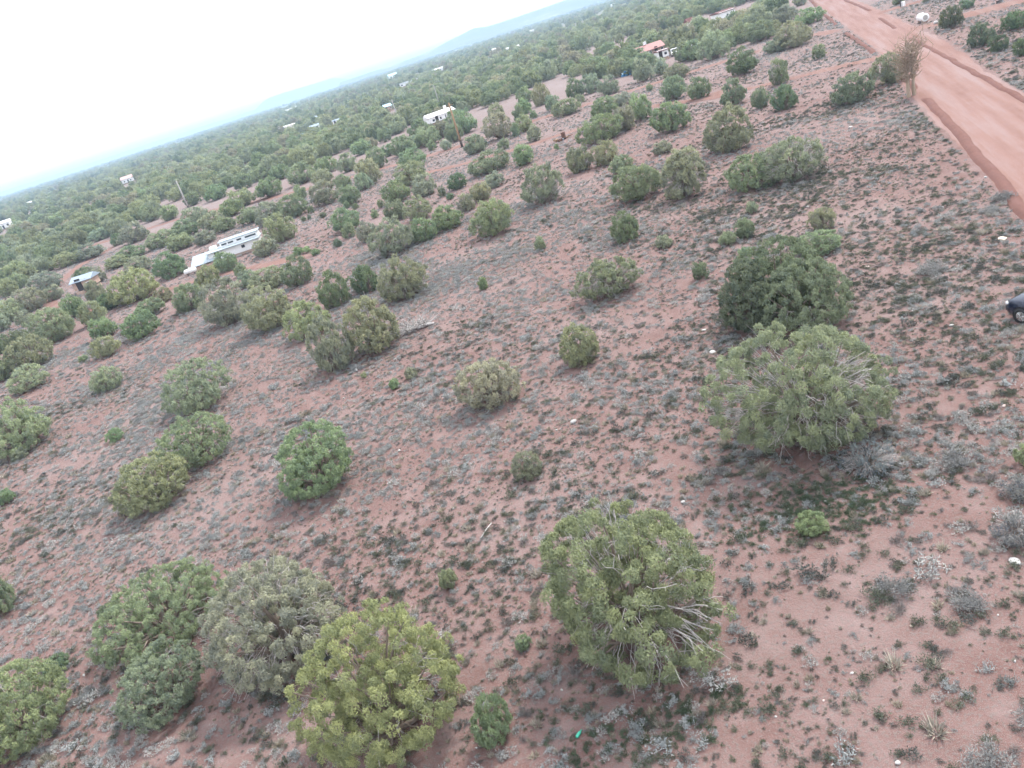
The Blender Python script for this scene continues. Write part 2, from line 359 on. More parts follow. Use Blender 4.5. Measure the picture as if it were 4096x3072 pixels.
for k in range(9):
    u = -7.4 + k * .65; MB().tube([(u, -3.15, 1.07 + k * .012), (u, 1.35, 2.68 + k * .014)], .04, 4).build('roof_rib', M['metalroof'], t)
for a, b in ((-7.4, -3.05), (-4.7, -3.05), (-2.1, -3.05), (-7.4, 1.3)): MB().tube([(a, b, 0), (a, b, .93 if b < 0 else 2.4)], .06, 6).build('post', M['pole'], t)
MB().box((-4.8, 1.9, 1.2), (5.2, .12, 2.3)).build('porch_wall', M['cream'], t); MB().box((-4.6, -2.95, .38), (5.0, .1, .7)).build('porch_rail', M['brick'], t)
MB().box((-2.9, 1.0, 3.15), (1.4, 1.1, 1.0)).build('cooler_box', M['white'], t)

WIN = ((-3.6, 1.75, .9, .8), (-.9, 1.75, .7, .7), (2.2, 1.75, .9, .8))
home('bright white arched-end home behind the tall brown utility pole', 'house', 4.0, 244.5, math.radians(20), 8.4, 4.6, 2.3, 'white', 'white', .9, 'house', ((-2.9, 1.4, .7, .6), (-.6, 1.4, .5, .6), (1.0, 1.4, .3, 1.0), (2.9, 1.4, .7, .6)), -1.8, chimney=.32)
home('low house with a long red sheet roof among dense junipers', 'house', 65.2, 234, math.radians(10), 7.4, 4.0, 2.0, 'brick', 'redroof', 1.5, 'house', ((-2.9, 1.4, .7, .7), (-.6, 1.4, .7, .7), (3.0, 1.4, .7, .7)), 1.2, chimney=-.08)
home('white box house with brown-red parapet roof at the top right', 'house', 98, 262, math.radians(18), 5.9, 4.4, 3.9, 'white', 'tileroof', .5, 'house', ((-.2, 2.9, .5, .6), (2.2, 2.4, .5, .6)), .9)
home('small white shed with a pinkish roof left of the white house at top right', 'shed', 96.5, 290, .2, 2.4, 2.2, 2.6, 'white', 'tileroof', 1.3, 'shed', ((-.7, 1.6, .4, .5),), .4)
home('small white trailer with a brown roof in front of the red-roofed house', 'trailer', 62.6, 214.0, .2, 2.9, 2.2, 2.3, 'white', 'tileroof', .25, 'camper_trailer', ((.6, 1.5, .7, .6),), -.8)
home('small tan block shed under a grey-blue roof with a white fascia', 'shed', -62.6, 137.4, math.radians(-4), 3.2, 3.0, 2.0, 'brick', 'greyroof', .7, 'shed', ((1.0, 1.3, .5, .5),), -.5)
home('far white mobile home with a row of windows, farther left of two near homes', 'mobile home', -90, 574, math.radians(-6), 11.4, 5, 3.2, 'cream', 'white', .5, 'mobile_home', WIN + ((5.2, 1.75, .9, .9), (-6, 1.75, .8, .9)), .8)
home('far bright white mobile home on the plain, above the row-windowed home', 'mobile home', -206, 1420, 0, 20, 7, 4.4, 'white', 'white', .6, 'mobile_home', WIN + ((6, 1.8, 2.5, 1.6),), -5.5)
home('small far white cabin with a dark roof right of the row-windowed home', 'cabin', -56, 440, .2, 4.7, 3.4, 2.6, 'white', 'greyroof', .9, 'cabin', ((-1.3, 1.5, .7, .7),), 1.2)
home('tiny far white cabin with a dark roof, behind the small cabin', 'cabin', -72.5, 583, .3, 4.0, 3.2, 2.8, 'white', 'greyroof', .8, 'cabin', ((-1.1, 1.6, .7, .7),), .8)
home('far pale teal carport just left of the small white cabin', 'carport', -59.6, 417, .25, 3.3, 2.6, 1.8, 'cyan', 'metalroof', .1, 'carport', (), None, flat=True)
home('far white shed with a dark roof, right of the two small cabins', 'shed', -44, 438, -.15, 3.6, 2.8, 2.2, 'white', 'greyroof', .5, 'shed', ((1.2, 1.5, .6, .6),), -.8)
home('far light-blue roofed house alone on the plain below the mesa foot', 'house', -30, 1400, .3, 15, 9, 5, 'white', 'blueroof', 3.0, 'house', ((-3, 2.6, 2, 1.6), (4, 2.6, 2, 1.6)), 0)
home('far long narrow white mobile home with its dark end facing right', 'mobile home', -4, 722, math.radians(-12), 15.5, 4.5, 3.2, 'white', 'metalroof', .3, 'mobile_home', ((-6, 1.9, 1.5, 1), (0, 1.9, 1.5, 1), (7.5, 1.9, 1.5, 1)), 4)
home('far grey-blue roofed shed left of the thin grey pole', 'shed', -15.6, 401, .3, 3.4, 3.2, 2.4, 'brick', 'blueroof', 1.1, 'shed', ((1.2, 1.5, .6, .6),), -1)
home('far white house with a pinkish roof at left', 'house', -202.5, 571, math.radians(10), 7.2, 5, 3.2, 'white', 'pinkroof', 1.7, 'house', ((-1.8, 1.8, .8, .8), (2.3, 1.8, .8, .8)), .5)
home('far white flat-roofed home on the left horizon, roof catching light', 'mobile home', -394, 840, .1, 8.5, 5, 2.8, 'white', 'white', .8, 'mobile_home', ((-2.5, 1.7, 1.0, .9), (2.4, 1.7, 1.0, .9)), 0)
home('white house cut off by the left edge among junipers', 'house', -243, 476, .15, 8.6, 5, 3.6, 'white', 'white', 1.2, 'house', ((-3, 2.2, 1.1, 1.1), (3, 2.2, 1.1, 1.1)), .4)
for k, (x, y, L, lb) in enumerate([(181, 3019, 12.5, 'leftmost of three white specks of houses under the mesa'), (251, 3291, 9, 'middle of three white specks of houses under the mesa'), (282, 3399, 11, 'rightmost of three white specks of houses under the mesa'),
        (87, 746, 2.6, 'far white upright shed with a dark side, right of the pale far road'), (95, 725, 4.6, 'far white home half hidden by trees beside the upright shed'), (227, 1525, 10, 'far sand-coloured long roof on the plain below the mesa'), (743, 3900, 13, 'far pale house high on the plain right of the mesa cliff'),
        (26, 842, 11, 'far white home with sheds at the end of the pale far road'), (93, 924, 4, 'small far white home at the right end of the pale far road'), (80, 2195, 9, 'far white roof alone on the plain left of the three specks'), (366, 1470, 10, 'far white home near the top edge, in the middle')]):
    home(lb, 'house', x, y, .15 * (k % 3), L, L * .45, 3.2 if L < 14 else 4.2, 'cream' if k in (5,) else 'white', 'cream' if k in (5,) else 'white', .7, 'far_house', ((-L * .2, 1.9, 1., .9), (L * .25, 1.9, 1., .9)), 0)

# ---------------------------------------------------------------- poles, vehicles, tank, scrap
def pole(x, y, h, r, label, mat, dark=True, arm=True, lean=(0, 0)):
    t = thing('utility_pole', label, 'utility pole', (x, y, 0))
    top = (lean[0], lean[1], h)
    MB().tube([(0, 0, -.2), (lean[0] * .5, lean[1] * .5, h / 2), top], [r, r * .85, r * .68], 10).build('shaft', M[mat], t, True)
    if dark: MB().tube([(0, 0, -.1), (lean[0] * .16, lean[1] * .16, h * .16)], [r * 1.06, r * 1.04], 10).build('base_coating', M['poledark'], t, True)
    if arm:
        MB().box((top[0], top[1], h - .5), (1.5, .1, .12), .3).build('crossarm', M[mat], t)
        for u in (-.65, 0, .65): MB().tube([(top[0] + u * math.cos(.3), top[1] + u * math.sin(.3), h - .44), (top[0] + u * math.cos(.3), top[1] + u * math.sin(.3), h - .25)], .05, 6).build('insulator', M['poledark'], t)
    MB().box((r + .06, -.05, h * .34), (.16, .2, .5)).build('meter_box', M['poledark'], t)
pole(5.3, 167.5, 8.9, .24, 'tall brown utility pole with a dark foot beside the red track', 'pole')
pole(-68.0, 224.3, 8.2, .24, 'pale brown utility pole standing among junipers at left', 'palepole')
pole(-8.6, 276.5, 9.0, .19, 'thin grey far pole left of the bright white home', 'palepole', False)
pole(5.9, 282.5, 9.0, .17, 'thin pale far pole just behind the bright white home', 'palepole', False)

def wheel(parent, x, y, r=.36, wd=.24, side=-1):
    w_ = MB().tube([(x, y - wd / 2, r), (x, y - wd / 2 + .03, r), (x, y + wd / 2 - .03, r), (x, y + wd / 2, r)], [r - .04, r, r, r - .04], 24)
    wo = w_.build('wheel', M['tyre'], parent, False)
    yo = y + side * wd / 2
    MB().tube([(x, yo + side * -.02, r), (x, yo + side * .012, r)], [r * .66, r * .64], 20).build('rim', M['alloy'], wo)
    for k in range(5):
        a = k * 2 * math.pi / 5; MB().tube([(x + .05 * math.cos(a), yo + side * .02, r + .05 * math.sin(a)), (x + r * .6 * math.cos(a), yo + side * .025, r + r * .6 * math.sin(a))], .035, 4).build('spoke', M['chrome'], wo)
def suv(label, x, y, rz, paint, L=4.7, name='parked_suv'):
    """front at local -x"""
    t = thing(name, label, 'car', (x, y, 0), rz); hw = .92
    # body as a loft of cross-sections: (x, z_bottom, z_top, half width bottom, half width top)
    S = [(-2.33, .42, .72, .70, .66), (-2.26, .36, .88, .82, .78), (-2.05, .30, .98, .90, .84), (-1.5, .28, 1.03, .93, .86), (-.95, .28, 1.08, .93, .88), (.0, .28, 1.10, .93, .90), (1.3, .28, 1.12, .93, .90), (1.95, .32, 1.12, .92, .88), (2.3, .42, 1.08, .86, .82), (2.36, .5, .95, .78, .76)]
    V = []; ring = 8
    for sx, zb, zt, wb, wt in S:
        zm = zb + (zt - zb) * .45
        V += [(sx, -wb + .06, zb), (sx, -wb - .0, zb + .08), (sx, -wb - .01, zm), (sx, -wt, zt - .05), (sx, -wt + .09, zt), (sx, 0, zt + .035)]
        V += [(sx, wt - .09, zt), (sx, wt, zt - .05), (sx, wb + .01, zm), (sx, wb, zb + .08), (sx, wb - .06, zb)]
    m_ = 11; F = [(i * m_ + k, (i + 1) * m_ + k, (i + 1) * m_ + (k + 1) % m_, i * m_ + (k + 1) % m_) for i in range(len(S) - 1) for k in range(m_)]
    F += [tuple(range(m_)), tuple((len(S) - 1) * m_ + k for k in range(m_ - 1, -1, -1))]
    MB().add(V, F).build('body', M[paint], t, True)
    C = [(-.95, 1.08, .84), (-.25, 1.66, .70), (.2, 1.72, .68), (1.5, 1.70, .68), (2.05, 1.45, .72), (2.3, 1.06, .80)]
    V = [(sx, -w2 if z > 1.2 else -w2, z) for sx, z, w2 in C] + [(sx, w2, z) for sx, z, w2 in C] + [(-.95, -.86, 1.02), (2.3, -.86, 1.0), (2.3, .86, 1.0), (-.95, .86, 1.02)]
    F = [(i, i + 6, i + 7, i + 1) for i in range(5)] + [(12, 0, 1, 2, 3, 4, 5, 13), (14, 11, 10, 9, 8, 7, 6, 15), (12, 15, 6, 0), (5, 11, 14, 13)]
    MB().add(V, F).build('cabin', M[paint], t)
    MB().add([(-.86, -.76, 1.18), (-.86, .76, 1.18), (-.33, .64, 1.63), (-.33, -.64, 1.63)], [(0, 3, 2, 1)]).build('windscreen', M['glass'], t).location.x = -.03
    for s in (-1, 1):
        y0, y1 = s * .845, s * .715
        for a, b, c_, d in ((-.62, .28, .24, -.2), (.36, 1.22, 1.2, .34), (1.3, 2.0, 1.6, 1.28)):
            o = MB().add([(a, y0, 1.14), (b, y0, 1.14), (c_, y1, 1.6), (d, y1, 1.6)], [(0, 1, 2, 3) if s < 0 else (3, 2, 1, 0)]).build('side_window', M['glass'], t); o.location.y = s * .03
        MB().box((-2.16, s * .66, .80), (.30, .34, .13)).build('headlight', M['lamp'], t, bevel=.04)
        MB().box((-.62, s * 1.02, 1.14), (.12, .2, .15)).build('wing_mirror', M[paint], t, bevel=.03)
        MB().box((2.3, s * .72, .95), (.14, .22, .3)).build('tail_light', M['redroof'], t)
        for wx in (-1.42, 1.38):
            MB().tube([(wx, s * .80, .37), (wx, s * .937, .37)], .45, 20).build('wheel_arch', M['black'], t); wheel(t, wx, s * .86, .36, .24, s)
        MB().box((.25, s * .925, .95), (.16, .05, .03)).build('door_handle', M['chrome'], t)
    MB().box((-2.30, 0, .50), (.14, 1.5, .24)).build('front_bumper', M['black'], t, bevel=.04); MB().box((-2.31, 0, .76), (.08, .8, .16)).build('grille', M['black'], t)
    MB().box((2.34, 0, .55), (.12, 1.5, .22)).build('rear_bumper', M['black'], t, bevel=.04); MB().box((0, 0, .26), (3.9, 1.5, .1)).build('underside', M['black'], t)
    return t
suv('dark blue car at the right edge, only its front corner and wheel showing', 24.3, 30.44, math.radians(-75.5), 'navy')
def pickup(label, x, y, rz, paint='white', name='pickup_truck'):
    t = thing(name, label, 'pickup', (x, y, 0), rz)
    MB().prism([(-2.6, .45), (2.6, .45), (2.6, 1.02), (.5, 1.02), (.4, 1.72), (-.7, 1.72), (-1.25, 1.08), (-2.5, 1.0)], -.9, .9).build('body', M[paint], t, bevel=.06)
    MB().box((1.55, 0, 1.03), (1.9, 1.5, .04)).build('bed', M['black'], t)
    for s in (-1, 1):
        MB().add([(-.95, s * .906, 1.1), (.3, s * .906, 1.1), (.28, s * .906, 1.6), (-.6, s * .906, 1.6)], [(0, 1, 2, 3) if s < 0 else (3, 2, 1, 0)]).build('side_window', M['glass'], t)
        for wx in (-1.65, 1.65): wheel(t, wx, s * .86, .36, .22, s)
        MB().box((-2.55, s * .7, .8), (.12, .3, .16)).build('headlight', M['lamp'], t)
    MB().add([(-1.2, -.75, 1.12), (-1.2, .75, 1.12), (-.74, .7, 1.66), (-.74, -.7, 1.66)], [(0, 3, 2, 1)]).build('windscreen', M['glass'], t).location.x = -.04
t = thing('propane_tank', 'white propane tank lying in front of the long white trailer home', 'tank', (-39.9, 119.4, 0), math.radians(6))
MB().tube([(-.95, 0, .6), (-.9, 0, .6), (-.75, 0, .6), (.75, 0, .6), (.9, 0, .6), (.95, 0, .6)], [.05, .2, .36, .36, .2, .05], 16).build('shell', M['white'], t, True)
MB().tube([(0, 0, .94), (0, 0, 1.1)], .12, 10).build('valve_cap', M['white'], t)
for u in (-.5, .5): MB().box((u, 0, .13), (.12, .5, .3)).build('leg', M['poledark'], t)
pickup('white vehicle parked right of the red-roofed house among junipers', 73.8, 225.5, math.radians(70))
pickup('pale vehicle between junipers, between the red-roofed house and the white one', 66.8, 216.5, math.radians(73))

# white tank across the road: round end facing the camera
t = thing('storage_tank', 'white round tank lying end-on beside the driveway across the road', 'tank', (82.3, 133.4, 0), math.radians(-12))
MB().tube([(0, -1.2, .8), (0, -1.15, .8), (0, 1.0, .8), (0, 1.2, .8)], [.56, .62, .62, .45], 24).build('shell', M['white'], t, True)
MB().tube([(0, -1.26, .8), (0, -1.19, .8)], [.36, .4], 20).build('end_plate', M['palepole'], t)
MB().tube([(0, -.2, 1.4), (0, -.2, 1.52)], .14, 10).build('valve_cap', M['white'], t)
for yy in (-.8, .8): MB().box((0, yy, .15), (.95, .16, .42)).build('saddle', M['brick'], t)
t = thing('marker_post', 'dark post with a white box beside the far driveway at the top', 'post', (96.4, 163.2, 0), .2)
MB().tube([(0, 0, 0), (0, 0, 1.7)], .11, 8).build('shaft', M['poledark'], t); MB().box((.55, -.1, .45), (.6, .5, .9)).build('box', M['white'], t)
t = thing('scrap_pile', 'dark scrap pile with a rusty upright drum, beside a green juniper', 'scrap pile', (20.3, 133.2, 0), .3)
MB().tube([(.5, .5, 0), (.48, .5, 1.1)], [.36, .34], 14).build('drum', M['rust'], t)
for k in range(14):
    a = R.uniform(0, 6.28); d = R.uniform(.2, 1.7)
    MB().box((d * math.cos(a), d * math.sin(a) * .7, R.uniform(.08, .3)), (R.uniform(.2, .9), R.uniform(.15, .5), R.uniform(.1, .35)), R.uniform(0, 3)).build('scrap_piece', M[R.choice(['rust', 'poledark', 'greyroof', 'pole'])], t)
t = thing('tarp_heap', 'blue tarp and scrap heap at the edge of the woodland', 'scrap heap', (51, 205, 0), .3)
bmh = bmesh.new(); bmesh.ops.create_icosphere(bmh, subdivisions=3, radius=1.)
for q in bmh.verts:
    k = float(vnoise(q.co.x * 3 + 9, q.co.y * 3 + q.co.z * 4, .7)); q.co = Vector((q.co.x * 1.9, q.co.y * 1.2, max(q.co.z, 0) * 1.1)) * (.75 + .5 * k)
me = bpy.data.meshes.new('tarp'); bmh.to_mesh(me); bmh.free(); me.materials.append(M['blue']); link(bpy.data.objects.new('tarp', me), t)
for k in range(9):
    MB().box((R.uniform(-2, 1.2), R.uniform(-1.3, .6), R.uniform(.2, 1.1)), (R.uniform(.3, .9), R.uniform(.2, .6), R.uniform(.2, .6)), R.uniform(0, 3)).build('scrap_piece', M[R.choice(['cyan', 'white', 'poledark', 'blue'])], t)
t = thing('wooden_pole', 'pale straight stick lying on the red soil below the centre', 'stick', (-3.0, 28.9, 0), 0)
MB().tube([(-.26, -.45, .05), (0, 0, .06), (.3, .45, .04)], [.03, .035, .025], 6).build('stick', M['dead'], t)
t = thing('plastic_bottle', 'small green plastic bit on the soil below the huge juniper', 'bottle', (-1.3, 17.1, 0), .8)
MB().tube([(-.13, 0, .05), (-.1, 0, .05), (.06, 0, .05), (.1, 0, .05), (.16, 0, .05)], [.03, .05, .05, .022, .02], 10).build('bottle', M['greenglass'], t, True)
t = thing('track_debris', 'small dark object lying at the edge of the wide track, top right', 'debris', (91.5, 127.9, 0), .4)
MB().box((0, 0, .2), (.9, .5, .4)).box((.3, .1, .45), (.3, .3, .25), .5).build('debris', M['poledark'], t, bevel=.04)

# ---------------------------------------------------------------- trees
KIND = {  # colour, leaf amount, dead twigs, lower bareness, clumpiness
    'g': ((0.245, 0.293, 0.200), 1.0, .15, .0, 1.0), 'G': ((0.231, 0.303, 0.187), 1.1, .05, .0, 1.1), 'd': ((0.183, 0.229, 0.160), 1.0, .08, .0, 1.0), 'D': ((0.158, 0.202, 0.140), 1.1, .05, .0, .9),
    'o': ((0.302, 0.329, 0.223), 1.0, .22, .04, 1.0), 'o2': ((0.340, 0.362, 0.265), 1.0, .45, .08, .9), 'O': ((.300, .330, .190), 1.1, .3, .04, 1.1), 'p': ((0.296, 0.331, 0.259), 1.0, .35, .05, .9), 'p2': ((0.323, 0.356, 0.273), 1.05, .25, .02, .9),
    'S': ((.300, .322, .268), .9, 1.8, .22, .8), 's': ((.272, .292, .212), .9, 1.6, .22, .8), 'B': ((0.307, 0.332, 0.221), 1.05, 1.4, .3, 1.1), 'B2': ((0.319, 0.344, 0.245), 1.0, 1.9, .22, .9), 'r': ((0.271, 0.254, 0.180), .9, .2, .0, 1.0), 'b': ((0.229, 0.240, 0.184), .7, 1.2, .15, .9),
    'w': ((0.174, 0.182, 0.202), .12, 2.6, .0, .7), 'w2': ((0.317, 0.308, 0.251), .8, .8, .0, .9)}
def tubes_np(paths, radii, sides=3):
    """paths (n,k,3), radii (n,k) -> verts, quads"""
    n, k, _ = paths.shape; T_ = np.gradient(paths, axis=1); T_ /= np.linalg.norm(T_, axis=2, keepdims=True) + 1e-9
    ref = np.where(np.abs(T_[..., 2:3]) > .9, np.array([1., 0, 0]), np.array([0, 0, 1.])); A = np.cross(T_, ref); A /= np.linalg.norm(A, axis=2, keepdims=True) + 1e-9; B = np.cross(T_, A)
    q = np.arange(sides) * 2 * np.pi / sides
    V = paths[:, :, None] + radii[:, :, None, None] * (A[:, :, None] * np.cos(q)[None, None, :, None] + B[:, :, None] * np.sin(q)[None, None, :, None])
    base = (np.arange(n) * k * sides)[:, None, None] + (np.arange(k - 1) * sides)[None, :, None]; j = np.arange(sides)[None, None]; j2 = (j + 1) % sides
    F = np.stack([base + j, base + j2, base + sides + j2, base + sides + j], -1).reshape(-1)
    return V.reshape(-1, 3), F
def juniper_meshes(seed, W, H, ntri, kind, minr=.008):
    g = np.random.default_rng(seed); col, lf, dead, bare, clump = KIND[kind]
    D_ = g.normal(size=(9, 3)); D_ /= np.linalg.norm(D_, axis=1, keepdims=True); amp = g.uniform(-.15, .15, 9) * (1.3 if bare > .1 else 1.)
    def env(d):
        k = 1 + (amp * np.exp((d @ D_.T - 1) * 5)).sum(1); return np.clip(k, .74, 1.2)
    ax = np.array([W / 2, W / 2, H / 2]) * .97
    ell = 1 + g.uniform(-.14, .14); lean = g.uniform(-.16, .16, 2); ax[0] *= ell; ax[1] /= ell
    zc = H * .36
    def place(d, u):
        dz = np.clip(d[:, 2], -1, 1); k_ = env(d) * u; p = d * ax * k_[:, None]
        box = np.sqrt(np.clip(1 - np.abs(dz) ** 3.2, .02, 1)) / np.sqrt(np.clip(1 - dz ** 2, .02, 1)); lo_ = dz < 0
        p[lo_, :2] *= (np.minimum(box, 2.6) * (1 - (.22 if bare > .1 else .10) * np.abs(dz)))[lo_, None]
        p[:, 2] = zc + np.where(lo_, dz * zc * .95 * np.minimum(k_, 1), dz * (H - zc) * k_); p[:, 2] = np.maximum(p[:, 2], .03 * H); p[:, :2] += lean * (p[:, 2:3] - .4 * H)
        return p
    ntri = int(ntri * lf); ncl = int(np.clip(ntri / 42 / clump ** 1.1, 16, 640)); i = np.arange(ncl) + .5
    ph = np.arccos(1 - 2 * i / ncl); th = np.pi * (1 + 5 ** .5) * i; d = np.stack([np.cos(th) * np.sin(ph), np.sin(th) * np.sin(ph), np.cos(ph)], 1)
    d += g.normal(size=d.shape) * .14; d /= np.linalg.norm(d, axis=1, keepdims=True)
    keep = (d[:, 2] > -.93)
    if bare: keep &= ~((d[:, 2] < -.05) & (g.random(ncl) < bare * 1.6))
    d = d[keep]; n = len(d)
    S = math.pi * W * H; rc0 = .5 * math.sqrt(S / ncl) * 1.2
    inner = g.random(n) < .14
    u = np.where(inner, g.uniform(.35, .68, n), g.uniform(.84, 1.0, n) + (g.random(n) < .14) * .08)
    GD = g.normal(size=(int(4 + W), 3)); GD /= np.linalg.norm(GD, axis=1, keepdims=True); gap = ((d @ GD.T) > np.cos(g.uniform(.16, .34, len(GD)))).any(1)      # hollows between the boughs
    u = np.where(gap, u * g.uniform(.5, .8, n), u) - rc0 / (W * .5) * .45
    c = place(d, np.maximum(u, .2)); rc = rc0 * g.uniform(.65, 1.25, n)
    per = max(8, int(ntri / n))
    e = g.normal(size=(n, per, 3)); e /= np.linalg.norm(e, axis=2, keepdims=True); e *= g.uniform(.25, 1, (n, per, 1)) ** .5
    outw = d * .7 + np.array([0, 0, .55]); outw /= np.linalg.norm(outw, axis=1, keepdims=True)
    s = np.einsum('npk,nk->np', e, outw); e = np.where((s < -.25)[..., None], -e, e)
    p = c[:, None] + e * rc[:, None, None] * np.array([1, 1, 1.05])
    nrm = e * .8 + outw[:, None] * .35 + g.normal(size=e.shape) * .38; nrm /= np.linalg.norm(nrm, axis=2, keepdims=True)
    dirv = np.array([0, 0, .8]) + outw[:, None] * .5 + e * .3 + g.normal(size=e.shape) * .55; dirv -= nrm * (dirv * nrm).sum(2, keepdims=True) * .8; dirv /= np.linalg.norm(dirv, axis=2, keepdims=True)
    area = 1.9 * S / max(ntri, 1) * (1 if kind != 'w' else .4); wd = math.sqrt(area * 2 / 1.9); ln = wd * 1.9
    side = np.cross(dirv, nrm); side /= np.linalg.norm(side, axis=2, keepdims=True) + 1e-9
    L = ln * g.uniform(.65, 1.3, (n, per, 1)); Wd = wd * g.uniform(.7, 1.25, (n, per, 1))
    V = np.stack([p - side * Wd / 2, p + side * Wd / 2, p + dirv * L], 2).reshape(-1, 3); V[:, 2] = np.maximum(V[:, 2], .02)
    var = np.clip(g.normal(.5, .22, (n, 1)) + g.normal(0, .16, (n, per)) + .16 * e[..., 2], 0, 1)
    crown = mesh_np('crown', V, 3, np.arange(len(V)), M['leaf'], var.ravel())
    # stems and limbs
    ns = 5 if W < 3 else 7
    tips = c[g.choice(n, min(n, ns * 6), replace=False)]
    base = np.concatenate([g.normal(0, W * .028, (len(tips), 2)), np.zeros((len(tips), 1)) - .05], 1)
    t_ = np.linspace(0, 1, 7)[None, :, None]; mid = (base + tips) / 2 * np.array([.75, .75, 1]) + g.normal(0, W * .035, tips.shape) + np.array([0, 0, -.02 * H])
    P = (1 - t_) ** 2 * base[:, None] + 2 * t_ * (1 - t_) * mid[:, None] + t_ ** 2 * tips[:, None]; P[:, 1:-1] += g.normal(0, W * .010, (len(tips), 5, 3))
    r0 = W * .017 * g.uniform(.5, 1.5, (len(tips), 1)); rad = np.maximum(r0 * (1 - .85 * t_[..., 0]), minr * .7)
    v1, f1 = tubes_np(P, rad, 5); trunk = mesh_np('trunk', v1, 4, f1, M['bark'], smooth=True)
    twigs = None; nd = int(dead * 46 * (1 + W / 4))
    if nd > 8:
        dd = g.normal(size=(nd, 3)); dd[:, 2] = -np.abs(dd[:, 2]) * .8 + (g.random(nd) < (.45 if kind in ('s', 'S', 'B2', 'w', 'B', 'b') else .15)) * np.abs(dd[:, 2]) * 1.6
        dd /= np.linalg.norm(dd, axis=1, keepdims=True)
        a = place(dd, g.uniform(.25, .6, nd)); b = place(dd, g.uniform(.8, 1.0 if kind in ('B', 'B2', 's', 'S', 'w', 'b') else .99, nd)) + g.normal(0, W * .018, (nd, 3)); b[:, 2] = np.maximum(b[:, 2], .03)
        t_ = np.linspace(0, 1, 5)[None, :, None]; P = a[:, None] * (1 - t_) + b[:, None] * t_; P[:, 1:] += np.cumsum(g.normal(0, W * .014, (nd, 4, 3)), axis=1); P[:, :, 2] += (np.sin(t_[..., 0] * 3.1) * W * .02); P[..., 2] = np.maximum(P[..., 2], .01)
        # each bough forks twice
        k1 = P[:, 2] ; b2 = b + g.normal(0, W * .032, (nd, 3)); P2 = k1[:, None] * (1 - t_) + b2[:, None] * t_; P2[:, 1:] += np.cumsum(g.normal(0, W * .012, (nd, 4, 3)), axis=1); P2[..., 2] = np.maximum(P2[..., 2], .01)
        k3 = P[:, 3]; b3 = b + g.normal(0, W * .028, (nd, 3)); P3 = k3[:, None] * (1 - t_) + b3[:, None] * t_; P3[..., 2] = np.maximum(P3[..., 2], .01)
        Pa = np.concatenate([P, P2, P3]); rr = np.concatenate([np.full(nd, 1.), np.full(nd, .65), np.full(nd, .5)])[:, None] * np.maximum(W * .0032 * g.uniform(.5, 1.4, (3 * nd, 1)), minr * .8) * (1 - .6 * t_[..., 0])
        v2, f2 = tubes_np(Pa, np.maximum(rr, minr * .45), 3); twigs = mesh_np('dead_twigs', v2, 4, f2, M['dead'])
    return crown, trunk, twigs

